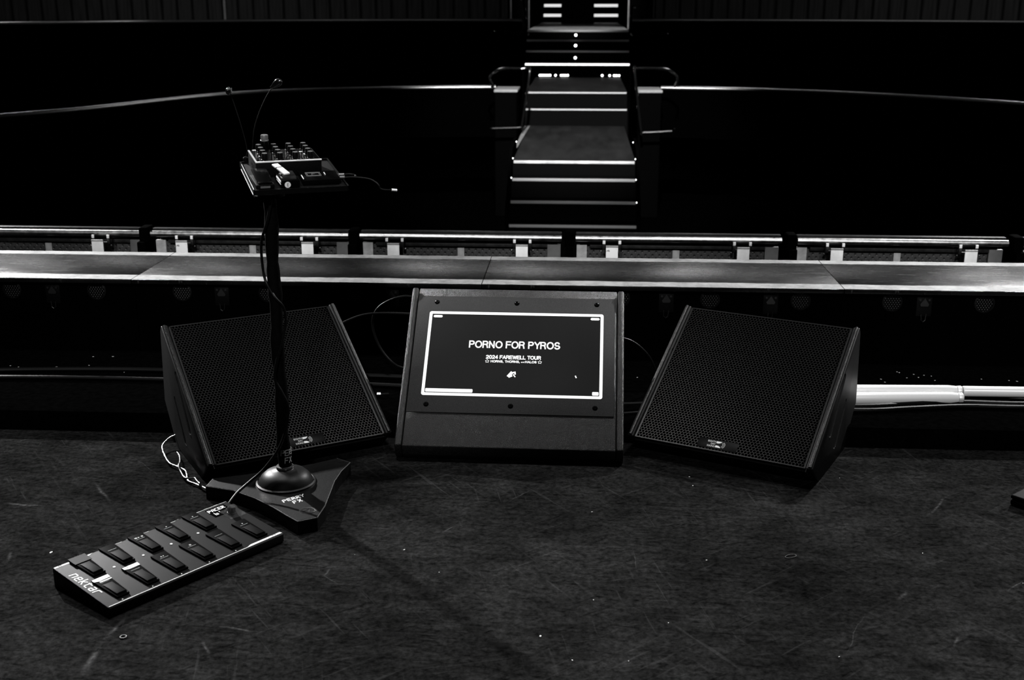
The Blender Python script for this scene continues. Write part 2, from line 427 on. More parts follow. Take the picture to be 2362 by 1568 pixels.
FB = Vector((0, -.087, .074)); TB = Vector((0, .425, .416)); VD = (TB - FB).normalized(); BL = (TB - FB).length
NB = Vector((1, 0, 0)).cross(VD)
def inset_prof(d):
    # the profile with its baffle edge pushed in by d along the baffle normal
    p = list(PROF); q = [Vector((0, a, b_)) for a, b_ in p]
    q[4] = q[4] - NB * d; q[5] = q[5] - NB * d
    return [(v.y, v.z) for v in q]
grille_mesh = None
def cut_slots(panel, x0, x1):
    """handle slots cut through the side panel; the cutters are removed afterwards"""
    cut = MB()
    for (a, b_, r) in (((.255, .285), (.118, .132), .016), ((.30, .185), (.195, .068), .013)):
        A_, B_ = Vector(a), Vector(b_); d = (B_ - A_).normalized(); q = Vector((-d.y, d.x)); poly = []
        for k in range(9):
            t = -PI / 2 + PI * k / 8; poly.append(tuple(B_ + (d * math.cos(t) + q * math.sin(t)) * r))
        for k in range(9):
            t = PI / 2 + PI * k / 8; poly.append(tuple(A_ + (d * math.cos(t) + q * math.sin(t)) * r * .8))
        cut.prism(poly, x0 - .01, x1 + .01, 'x')
    co = cut.build('cutter', M['black'], panel.parent)
    md = panel.modifiers.new('slots', 'BOOLEAN'); md.operation = 'DIFFERENCE'; md.object = co; md.solver = 'EXACT'
    bpy.context.view_layer.update()
    dg = bpy.context.evaluated_depsgraph_get(); me = bpy.data.meshes.new_from_object(panel.evaluated_get(dg))
    panel.modifiers.clear(); panel.data = me
    bpy.data.objects.remove(co)
def floor_monitor(loc, th, label, badge_s, badge_v, side_name):
    global grille_mesh
    t = empty('floor_monitor', (loc[0], loc[1], 0), th, label, 'speaker', 'mesh-fronted floor monitors')
    hw = WW / 2; ck = .024
    MB().prism(inset_prof(.02), -hw + ck, hw - ck, 'x').build('cabinet', M['cabside'], t)
    # hollow behind each slot is the cabinet side; panels stand proud of it
    for sgn in (-1, 1):
        a, b_ = (hw - ck + .0005, hw) if sgn > 0 else (-hw, -hw + ck - .0005)
        p = MB().prism(PROF, a, b_, 'x').build('side_panel', M['cabside'], t, bevel=.0045, seg=3)
        cut_slots(p, a, b_)
        # handle grip bar inside the slots
        g = MB().tube([(a if sgn > 0 else b_, .235, .25), (a if sgn > 0 else b_, .14, .145)], .004, 8).build('handle', M['softblack'], t)
        e = MB()
        o1 = FB + NB * .0015; e.tube([tuple(o1 + Vector((sgn * (hw - .0105), 0, 0)) + VD * .004), tuple(o1 + Vector((sgn * (hw - .0105), 0, 0)) + VD * (BL - .004))], .0062, 8)
        e.build('edge_trim', M['cab'], t, smooth=True)
        # small bright screw heads at the slot ends
        for (yy, zz) in ((.108, .118), (.178, .055)):
            xx = hw + .0005 if sgn > 0 else -hw - .0005
            MB().lathe([(.0036, 0), (.0036, .001), (.0018, .0016)], 10, Matrix.Translation((xx, yy, zz)) @ Matrix.Rotation(sgn * PI / 2, 4, 'Y')).build('screw', M['steel'], t)
    # foam and grille
    gw = WW - 2 * ck - .004; gh = BL - .006
    fr = frame(FB + VD * .003 - NB * .0085, (1, 0, 0), VD)
    MB().box(-gw / 2, gw / 2, 0, gh, -.003, 0, fr).build('foam', M['foam'], t)
    fr = frame(FB + VD * .003 - NB * .005, (1, 0, 0), VD)
    if grille_mesh is None:
        mb = hex_grille(gw - .008, gh - .006, .0112, .0015, .0024)
        mb2 = MB(); mb2.add([(v[0], v[1] + .003, v[2]) for v in mb.v], mb.f, fr)
        for x0, x1, y0, y1 in ((-gw / 2, -gw / 2 + .006, 0, gh), (gw / 2 - .006, gw / 2, 0, gh), (-gw / 2, gw / 2, 0, .004), (-gw / 2, gw / 2, gh - .004, gh)):
            mb2.box(x0, x1, y0, y1, -.006, 0.0003, fr)
        g = mb2.build('grille', M['grille'], t); grille_mesh = g.data
    else:
        g = bpy.data.objects.new('grille', grille_mesh); C.objects.link(g); g.parent = t
    # badge
    o = FB + VD * badge_v - NB * .0055; fr = frame(o + Vector((badge_s, 0, 0)), (1, 0, 0), VD)
    bd = MB().box(-.068, .068, -.019, .019, 0, .0015, fr).build('badge', M['softblack'], t, bevel=.0005)
    f1 = frame(Vector(fr.translation) + NB * .0016, (1, 0, 0), VD)
    lt = MB()
    for txt, dy, w_ in (('EIGHTH', .0095, .028), ('DAY', 0, .0155), ('SOUND', -.0095, .0265)):
        mt = f1 @ Matrix.Translation((-.008 - w_ / 2, dy, 0)); q = text_bm(txt, w_, mt, height=.0068); lt.v and None
        o_ = len(lt.v); lt.v += q.v; lt.f += [tuple(i + o_ for i in f_) for f_ in q.f]
    lt.build('lettering', M['white'], bd)
    em = MB()
    poly = [(-.006, .0045), (.003, .0048), (.009, .008), (.0125, .0125), (-.006, .0125)]
    em.prism(poly, 0, .0004, 'z', f1); em.prism([(a, -b_) for a, b_ in poly][::-1], 0, .0004, 'z', f1)
    for rr in (.0165, .0205, .0245):
        em.ribbon([(.0 + rr * math.cos(a), rr * math.sin(a) * .75) for a in [R(-38 + 76 * k / 10) for k in range(11)]], .0009, f1)
    em.build('emblem', M['white'], bd)
    return t
floor_monitor((-.952, 3.642), .568, 'black mesh-fronted floor monitor behind the effects stand', .018, .036, 'l')
floor_monitor((.497, 3.703), -.45, 'black mesh-fronted floor monitor standing beside the white light tubes', -.006, .031, 'r')

# ------------------------------------------------------------------ screen monitor
def screen_monitor():
    t = empty('screen_monitor', (-.231, 3.656, 0), -.015, 'black wedge cabinet with a lit video screen between the two floor monitors', 'monitor')
    hw = .773 / 2
    F0 = Vector((0, 0, .06)); E0 = Vector((0, .475, .492)); V = (E0 - F0).normalized(); N = Vector((1, 0, 0)).cross(V); L = (E0 - F0).length
    prof = [(.03, 0), (.20, 0), (.36, .20), (.455, .44), (.475, .492), (0, .06), (0.012, .02)]
    q = [Vector((0, a, b_)) for a, b_ in prof]; qi = [v.copy() for v in q]
    qi[4] -= N * .006; qi[5] -= N * .006
    MB().prism([(v.y, v.z) for v in qi], -hw + .026, hw - .026, 'x').build('cabinet', M['screencab'], t, bevel=.003)
    for sgn in (-1, 1):
        a, b_ = (hw - .0245, hw) if sgn > 0 else (-hw, -hw + .0245)
        MB().prism(prof, a, b_, 'x').build('side_panel', M['screencab'], t, bevel=.005, seg=3)
    fr = frame(F0 - N * .006, (1, 0, 0), V)
    # screws etc. lie in this frame: x across, y up the slope, z out
    pl = MB().prism([(-.359, .127), (.353, .127), (.353, .600), (.348, .605), (-.355, .605), (-.36, .600)], 0, .006, 'z', fr).build('mounting_plate', M['plate'], t, bevel=.0012)
    mt = fr @ Matrix.Translation((0, 0, .0062))
    sc = MB().box(-.313, .313, .1925, .5375, 0, .0008, mt).build('screen', M['screenblack'], t)
    m2 = fr @ Matrix.Translation((0, 0, .0071))
    b = MB(); x0, x1, y0, y1 = -.313, .313, .1925, .5375; w = .0105
    def rrect(x0, x1, y0, y1, r, n=5):
        P = []
        for cx, cy, a0 in ((x1 - r, y1 - r, 0), (x0 + r, y1 - r, 90), (x0 + r, y0 + r, 180), (x1 - r, y0 + r, 270)):
            for k in range(n + 1): a = R(a0 + 90 * k / n); P.append((cx + r * math.cos(a), cy + r * math.sin(a)))
        return P
    o_, i_ = rrect(x0, x1, y0, y1, .008), rrect(x0 + w, x1 - w, y0 + w, y1 - w, .002); n = len(o_)
    vs = [(p[0], p[1], 0) for p in o_] + [(p[0], p[1], 0) for p in i_] + [(p[0], p[1], .0004) for p in o_] + [(p[0], p[1], .0004) for p in i_]
    fs = []
    for k in range(n):
        j = (k + 1) % n; fs += [(k, j, j + n, k + n), (k + 2 * n, j + 2 * n, j + 3 * n, k + 3 * n), (k, j, j + 2 * n, k + 2 * n), (k + n, j + n, j + 3 * n, k + 3 * n)]
    b.add(vs, fs, m2); b.build('display_border', M['screenwhite'], sc)
    for x0_, x1_ in ((-.2975, -.265), (.267, .299)):
        MB().prism(rrect(x0_, x1_, .512, .5215, .0045), 0, .0004, 'z', m2).build('display_corner_tab', M['screenwhite'], sc)
    b = MB(); b.prism(rrect(-.300, -.135, .206, .2195, .003), 0, .0004, 'z', m2); b.build('progress_bar', M['screenwhite'], sc)
    b = MB(); b.prism(rrect(.278, .300, .206, .2195, .003), 0, .0004, 'z', m2); b.build('display_corner_box', M['screenwhite'], sc)
    helv(MB(), 'PORNO FOR PYROS', .0015, .402, .325, .030, .0049, m2).build('title_lettering', M['screentext'], sc)
    helv(MB(), '2024 FAREWELL TOUR', 0, .351, .195, .0155, .0032, m2).build('tour_lettering', M['screentext'], sc)
    t3 = helv(MB(), 'HORNS, THORNS,', -.028, .3335, .104, .0095, .0020, m2)
    helv(t3, 'HALOS', .062, .3335, .041, .0095, .0020, m2)
    q2 = text_bm('and', .012, m2 @ Matrix.Translation((.033, .3325, 0)), height=.0055, bold=.03)
    o2 = len(t3.v); t3.v += q2.v; t3.f += [tuple(i + o2 for i in f_) for f_ in q2.f]
    t3.build('subtitle_lettering', M['screentext'], sc)
    for cx in (-.092, .093):
        st = MB()
        P = [(cx + (.0068 if k % 2 == 0 else .0046) * math.cos(PI / 2 + k * PI / 5), .3335 + (.0068 if k % 2 == 0 else .0030) * math.sin(PI / 2 + k * PI / 5)) for k in range(11)]
        st.ribbon(P, .0013, m2).build('star_outline', M['screentext'], sc)
    lg = MB()                                       # small leaf-like emblem under the text
    lg.ribbon([(-.013, .276), (-.004, .288)], .011, m2); lg.ribbon([(-.004, .288), (.008, .291), (.009, .284)], .0055, m2); lg.ribbon([(.003, .281), (.009, .273)], .004, m2)
    lg.ribbon([(-.011, .272), (-.003, .276)], .006, m2)
    lg.build('emblem', M['screentext'], sc)
    cu = MB(); cu.ribbon([(.219, .281), (.2215, .275)], .0042, m2); cu.build('pointer', M['screentext'], sc)
    for (x, y) in ((-.290, .578), (0, .578), (.288, .578), (-.292, .157), (0, .157), (.289, .157)):
        m3 = fr @ Matrix.Translation((x, y, .006))
        sw = MB().lathe([(.0095, 0), (.0095, .0006)], 20, m3).build('washer', M['blackgloss'], t)
        MB().lathe([(.0065, 0), (.0072, .0025), (.0050, .0042), (.0030, .0042), (.0028, .002)], 16, m3).build('bolt', M['blackgloss'], sw, smooth=True)
screen_monitor()

# ------------------------------------------------------------------ effects stand
TH = R(21.87); TT = R(6)
tX = Vector((math.cos(TH), math.sin(TH), 0)); tY = Vector((-math.sin(TH) * math.cos(TT), math.cos(TH) * math.cos(TT), math.sin(TT)))
TF = frame((-.925, 3.264, .98), tX, tY)            # tray frame: x along the front edge, y to the back, z up from the tray top
SB = Vector((-.912, 3.355, 0))
def stand():
    t = empty('effects_stand', SB, 0, 'black pole stand carrying a tray of effects, on a three-pointed cast base', 'stand')
    loc = lambda p: (p[0] - SB.x, p[1] - SB.y)
    pts = [(-1.156, 3.313), (-1.06, 3.285), (-.975, 3.230), (-.90, 3.165), (-.85, 3.115), (-.808, 3.075), (-.757, 3.105), (-.752, 3.19), (-.757, 3.29), (-.762, 3.38), (-.757, 3.46), (-.742, 3.535),
           (-.792, 3.567), (-.86, 3.515), (-.95, 3.465), (-1.05, 3.415), (-1.153, 3.372)]
    # concave sides
    poly = [loc(p) for p in pts]
    cx = sum(p[0] for p in poly) / len(poly); cy = sum(p[1] for p in poly) / len(poly)
    n = len(poly); b = MB()
    lo = [(p[0], p[1], 0) for p in poly]; mid = [(p[0], p[1], .040) for p in poly]
    top = [(cx + (p[0] - cx) * .985, cy + (p[1] - cy) * .985, .045) for p in poly]
    b.add(lo + mid + top, [tuple(range(n - 1, -1, -1)), tuple(range(2 * n, 3 * n))] + [(i, (i + 1) % n, (i + 1) % n + n, i + n) for i in range(n)] + [(i + n, (i + 1) % n + n, (i + 1) % n + 2 * n, i + 2 * n) for i in range(n)])
    bs = b.build('base', M['cast'], t)
    MB().tube([(cx + (p[0] - cx) * .993, cy + (p[1] - cy) * .993, .0428) for p in poly] + [(cx + (poly[0][0] - cx) * .993, cy + (poly[0][1] - cy) * .993, .0428)], .0016, 6, False).build('rim_highlight', M['greymark'], bs)  # pale line paints the highlight along the top rim of the base
    w = MB()
    F1 = frame((loc((-.880, 3.203))[0], loc((-.880, 3.203))[1], .0452), (.72, .69, 0), (-.69, .72, 0))
    write(w, 'PERRY', F1, .017, .0028, .90, .15)
    write(w, 'FX', F1 @ Matrix.Translation((.020, -.027, 0)), .017, .0030, 1.0, .15)
    w.build('lettering', M['white'], bs)
    rg = MB(); c0 = loc((-.795, 3.150))
    for rr in (.026, .022):
        rg.tube([(c0[0] + rr * math.cos(a), c0[1] + rr * .8 * math.sin(a), .0455) for a in [2 * PI * k / 20 for k in range(21)]], .0006, 5)
    rg.tube([(c0[0] - .012, c0[1] - .006, .0455), (c0[0] + .002, c0[1] + .012, .0455), (c0[0] + .006, c0[1] - .01, .0455)], .0006, 5)
    rg.build('embossed_mark', M['greymark'], bs)
    d = MB().lathe([(.093, .045), (.093, .050), (.088, .053), (.086, .051), (.083, .057), (.076, .069), (.063, .081), (.044, .089), (.028, .092), (.026, .094)], 48)
    d.build('dome', M['dome'], t, smooth=True)
    MB().lathe([(.0265, .094), (.0275, .097), (.0265, .102), (.0215, .103)], 32).build('collar', M['collar'], t, smooth=True)
    pr = []
    k = 34
    for i in range(k + 1):
        z = .100 + (.955 - .100) * i / k
        pr.append((.0195 + .0016 * math.sin(i * .9) + .0012 * math.sin(i * 2.3 + 1), z))
    po = MB().lathe(pr, 20); 
    # cloth tape wrapped round the pole: gentle irregular swelling
    po.v = [(x + .002 * math.sin(z * 23), y + .002 * math.sin(z * 17 + 1), z) for x, y, z in po.v]
    p = po.build('pole', M['polecloth'], t, smooth=True)
    # painted name wrapped round the lower pole
    w = MB()
    flat = MB(); I = Matrix.Identity(4)
    write(flat, 'PERRY', I, .017, .0022, .82, .12, .9); write(flat, 'FX', Matrix.Translation((.011, -.025, 0)), .017, .0024, .95, .08, .9)
    a0 = R(-108)
    def wrap(v):
        a = a0 + (v[0] + .002) / .0215; r_ = .0223 + v[2] * 2
        return (r_ * math.cos(a), r_ * math.sin(a), .143 + v[1])
    w.v = [wrap(v) for v in flat.v]; w.f = flat.f
    w.build('lettering', M['offwhite'], p)
    inv = Matrix.Translation(-SB) @ TF
    tr = MB()
    tr.box(-.004, .262, -.006, .338, -.010, 0, inv)
    to = tr.build('tray', M['traymat'], t, bevel=.0015)
    r_ = MB().box(-.008, -.004, -.010, .342, -.011, .005, inv).box(.262, .266, -.010, .342, -.011, .005, inv).box(-.008, .266, -.010, -.006, -.011, .004, inv).box(-.008, .266, .338, .342, -.011, .005, inv)
    r_.build('tray_rim', M['softblack'], to)
    for q_ in ((-.0065, .0058), (-.0090, -.009)):
        MB().tube([tuple(inv @ Vector((q_[0], -.008, q_[1]))), tuple(inv @ Vector((q_[0], .30, q_[1])))], .0010, 6).build('pale_metal_edge', M['capsteel'], to)  # thin pale metal strips along the left rim
    MB().lathe([(.045, .950), (.045, .955), (.03, .958)], 28).build('tray_flange', M['softblack'], t)
M['cast'] = textured('cast_black_iron', .006, .020, 120, .42, 0, .5, .5, .0008, 4)
M['dome'] = textured('dome_black_iron', .016, .028, 300, .30, 0, .6, .35, .0006, 3)
M['greymark'] = base_mat('worn_embossing_and_rim_highlight', .05, .5)  # grey of the embossed mark, also of the painted rim highlight
M['polecloth'] = textured('black_wrap_cloth', .003, .006, 60, .75, 0, .2, .5, .002, 3)
M['traymat'] = textured('black_speckled_felt', .004, .03, 500, .8, 0, .2, .3, .001, 2)
def setspec(k, sp, ro=None):
    b_ = M[k].node_tree.nodes['Principled BSDF']; b_.inputs['Specular IOR Level'].default_value = sp
    if ro: b_.inputs['Roughness'].default_value = ro
setspec('cast', .22, .36); setspec('dome', .12, .42); setspec('cab', .30, .34); setspec('screencab', .30, .32); setspec('planktop', .14); setspec('grille', .12, .34); setspec('plate', .15)
setspec('cabside', .12, .45); setspec('ringblack', .3, .4) if 'ringblack' in M else None
stand()

def on_tray(name, s, t_, label, cat, rot=0., group=None, h=0.001):
    o = bpy.data.objects.new(name, None); C.objects.link(o); o.empty_display_size = .03
    o.matrix_world = TF @ Matrix.Translation((s, t_, h)) @ Matrix.Rotation(rot, 4, 'Z')
    return tag(o, label, cat, group)
# mixer box with sixteen knobs
def mixer():
    t = on_tray('effects_mixer', .020, .152, 'black box with four rows of knobs and white edging on the tray', 'audio mixer', R(1.5))
    w, d, h = .196, .160, .044
    bo = MB().box(0, w, 0, d, .001, h).build('housing', M['plate2'], t, bevel=.002)
    MB().box(.004, w - .004, .004, d - .004, h - .001, h + .0012).build('control_panel', M['blackgloss'], t)
    e = MB(); e.box(0, w, -.0015, .0045, h - .001, h + .002); e.build('front_edging', M['white'], t)
    e = MB(); e.box(-.0008, .0045, .006, d, h - .001, h + .0018); e.build('side_edging', M['greyprint'], t)
    e = MB(); e.box(.012, .042, d - .008, d - .002, h, h + .0026); e.build('label_strip', M['white'], t)
    for j, (x0, x1, y, ) in enumerate(((.020, .045, .070), (.148, .168, .108), (.156, .175, .076), (.028, .036, .042))):
        MB().box(x0, x1, y, y + .005, h + .001, h + .0022).build('label_strip', M['white'], t)
    for j in range(4):
        for i in range(4):
            x = .030 + i * .0455 + (.0 if j else 0) ; y = .022 + j * .040
            m_ = Matrix.Translation((x, y, h + .001))
            k = MB().lathe([(.0105, 0), (.0110, .002), (.0090, .003), (.0086, .0195), (.0080, .0205)], 18, m_).build('knob', M['softblack'], t, smooth=True)
            MB().lathe([(.0078, 0), (.0078, .0006)], 16, m_ @ Matrix.Translation((0, 0, .0206))).build('knob_cap', M['capgrey'], k)
    sp = MB()
    for j in range(4):
        for i in range(4):
            for q in range(3):
                a = R(200 + q * 50 + 17 * ((i + j) % 3)); sp.lathe([(.0012, 0), (.0014, .0012), (.0006, .002)], 6, Matrix.Translation((.030 + i * .0455 + .0165 * math.cos(a), .022 + j * .040 + .0145 * math.sin(a), h + .001)))
    sp.build('indicator_pins', M['steel'], t)
    v = MB()
    for i in range(3): v.box(-.0006, .0004, .055 + i * .018, .063 + i * .018, .012, .026)
    v.build('side_sockets', M['black'], t)
M['plate2'] = textured('dark_metal_case', .009, .016, 200, .5, 0, .5, .2, .0005, 2)
M['capgrey'] = base_mat('grey_knob_cap', .06, .45)
mixer()
# expression pedal, left front
t = on_tray('treadle_pedal', .002, .004, 'glossy black treadle pedal at the left front of the tray', 'effects pedal', R(2))
MB().box(0, .052, 0, .125, .001, .014).build('housing', M['softblack'], t, bevel=.002)
MB().prism([(.002, .016), (.122, .026), (.118, .034), (.06, .030), (.004, .021)], .004, .048, 'x').build('treadle', M['blackgloss'], t, bevel=.002, smooth=True)
MB().box(.012, .040, -.0008, .0006, .004, .010).build('name_plate', M['dimprint'], t)
MB().tube([(.0505, .004, .014), (.0505, .122, .014)], .0009, 6).build('side_rail', M['steel'], t)
# centre pedal with raised pale switch plate and a round white sticker
t = on_tray('switch_pedal', .073, .002, 'black pedal with a raised pale switch plate and round white sticker', 'effects pedal', R(3))
MB().box(0, .054, 0, .105, .001, .024).build('housing', M['blackgloss'], t, bevel=.003)
MB().prism([(.006, .024), (.072, .024), (.066, .036), (.020, .034)], .008, .046, 'x').build('switch_block', M['softblack'], t, bevel=.002)
m_ = Matrix.Translation((.004, .062, .040)) @ Matrix.Rotation(R(8), 4, 'X') @ Matrix.Rotation(R(14), 4, 'Z')
MB().box(-.002, .017, -.042, .040, .0, .005, m_).build('switch_plate', M['white'], t, bevel=.001)
MB().box(-.003, .018, .008, .011, .001, .0056, m_).build('plate_gap', M['black'], t)
MB().tube([tuple(m_ @ Vector((-.004, -.03, -.004))), tuple(m_ @ Vector((-.004, -.018, -.004)))], .004, 8).build('spring', M['steel'], t)
MB().tube([(.010, .06, .030), (.010, .06, .042)], .004, 8).build('switch_post', M['darksteel'], t)
sk = MB()
for i in range(7): sk.box(-.0012, .0006, .006 + i * .0095, .0145 + i * .0095, .017, .022)
sk.build('side_scale', M['white'], t)
MB().box(-.0010, .0006, .006, .070, .011, .0125).build('side_line', M['white'], t)
s_ = MB().lathe([(.0088, 0), (.0088, .0006)], 24, frame((.018, -.0006, .0115), (1, 0, 0), (0, 0, 1))).build('sticker', M['white'], t)
MB().ribbon([(.002, .004), (-.001, .004), (-.001, -.004), (.002, -.004)], .001, frame((.018, -.0013, .0115), (1, 0, 0), (0, 0, 1))).ribbon([(-.001, 0), (.0016, 0)], .001, frame((.018, -.0013, .0115), (1, 0, 0), (0, 0, 1))).build('lettering', M['black'], s_)
# flat pedal on the right
t = on_tray('flat_pedal', .138, .028, 'flat black pedal with a square switch at the right of the tray', 'effects pedal', R(-1))
MB().box(0, .112, 0, .105, .001, .016).build('housing', M['blackgloss'], t, bevel=.002)
bz = MB()
for q in (.0, .0035): bz.box(.022 - q, .058 + q, .050 - q, .0505 - q, .016, .0168); bz.box(.022 - q, .058 + q, .084 + q, .0845 + q, .016, .0168); bz.box(.022 - q, .0226 - q, .050 - q, .0845 + q, .016, .0168); bz.box(.0575 + q, .058 + q, .050 - q, .0845 + q, .016, .0168)
bz.build('switch_bezel', M['greyprint'], t)
MB().box(.034, .046, .061, .073, .016, .0185).build('switch', M['steel'], t, bevel=.001)
MB().box(.003, .0055, .012, .060, .0155, .0172).build('side_light', M['white'], t)
MB().box(.072, .0745, .052, .078, .0165, .0185).build('indicator', M['white'], t)
# plugs and lead on the right edge of the tray
def cable(name, pts, r, label, mat='cable', group=None, n=8, cat='cable'):
    o = MB().tube(smooth_path(pts), r, n).build(name, M[mat], smooth=True)
    return tag(o, label, cat, group)
def tp(s, t_, h): return tuple(TF @ Vector((s, t_, h)))
t = on_tray('jack_lead', .250, .060, 'thin black lead with bright plugs trailing off the tray to the right', 'cable')
MB().tube([(.002, 0, .011), (.016, -.001, .011)], .0055, 12).build('plug', M['steel'], t, smooth=True)
MB().tube([(.004, .028, .013), (.020, .026, .013)], .0045, 12).build('plug', M['steel'], t, smooth=True)
MB().tube(smooth_path([(.016, -.001, .011), (.045, -.006, .012), (.085, -.018, .008), (.104, -.028, -.001), (.112, -.034, -.010), (.117, -.036, -.020), (.135, -.038, -.024), (.150, -.038, -.024)]), .0022, 8).build('lead', M['cable'], t, smooth=True)
MB().tube(smooth_path([(.020, .026, .013), (.038, .024, .014), (.050, .016, .012), (.050, .0, .012)]), .0028, 8).build('lead', M['cable'], t, smooth=True)
MB().tube([(.150, -.038, -.024), (.166, -.038, -.026)], .0036, 10).build('plug_tip', M['white'], t)
# capped bottle behind the mixer
t = on_tray('bottle', .070, .333, 'dark slim bottle with a ridged grey cap behind the mixer', 'bottle', h=-.006)
MB().lathe([(.0135, 0), (.0145, .004), (.0145, .060), (.011, .072), (.0095, .076)], 24).build('body', M['blackgloss'], t, smooth=True)
cp = MB()
pr = [(.0125, .075), (.0130, .078), (.0118, .079), (.0115, .092), (.0105, .094)]
cp.lathe(pr, 24)
M['capmetal'] = base_mat('grey_bottle_cap', .12, .4, .2)
cp.build('cap', M['capmetal'], t, smooth=True)
# gooseneck lamps clipped to the back edge of the tray
def lamp(base, pts, head_dir, label):
    t = empty('gooseneck_lamp', base, 0, label, 'lamp', 'gooseneck lamps on the effects tray')
    B0 = Vector(base); P = [tuple(Vector(p) - B0) for p in pts]
    MB().lathe([(.008, -.012), (.008, .010), (.005, .014)], 16).build('clip', M['softblack'], t, smooth=True)
    MB().tube(smooth_path([(0, 0, .010)] + P, 8), .0014, 8).build('gooseneck', M['neck'], t, smooth=True)
    e = Vector(P[-1]); d = Vector(head_dir).normalized(); up = Vector((0, 0, 1))
    fr = frame(e, d, up)
    hd = MB()
    # hood: tapering half-shell head
    n = 14; prof = [(-.010, .0035), (.0, .0060), (.008, .0105), (.020, .0125), (.028, .0115), (.033, .0080)]
    for (x, r_) in prof: pass
    vs = []; fs = []
    for (x, r_) in prof:
        for k in range(n): a = 2 * PI * k / n; vs.append((x, r_ * .95 * math.cos(a), r_ * (.75 if math.sin(a) > 0 else .55) * math.sin(a)))
    for i in range(len(prof) - 1):
        for k in range(n): fs.append((i * n + k, i * n + (k + 1) % n, (i + 1) * n + (k + 1) % n, (i + 1) * n + k))
    fs += [tuple(range(n - 1, -1, -1)), tuple((len(prof) - 1) * n + k for k in range(n))]
    hd.add(vs, fs, fr); hd.build('lamp_head', M['gloss2'], t, smooth=True, angle=60)
    MB().box(.004, .026, -.006, .006, -.0085, -.0062, fr).build('lens', M['steel'], t)
M['neck'] = base_mat('black_gooseneck', .02, .4, 0, .7)
M['gloss2'] = base_mat('polished_black_shade', .003, .16, 0, .76)
bl = TF @ Vector((.010, .333, .0)); br = TF @ Vector((.019, .333, .0))
lamp(tuple(bl + Vector((-.004, .013, .006))), [(-1.036, 3.585, 1.060), (-1.048, 3.58, 1.13), (-1.068, 3.58, 1.205), (-1.076, 3.575, 1.240)], (.10, -.6, -.10), 'gooseneck lamp leaning left, its shade seen end on')
lamp(tuple(bl + Vector((.012, .016, .006))), [(-1.020, 3.59, 1.060), (-1.009, 3.58, 1.117), (-.991, 3.58, 1.167), (-.966, 3.58, 1.216), (-.942, 3.58, 1.250)], (.75, -.15, .48), 'gooseneck lamp bending over to the right')

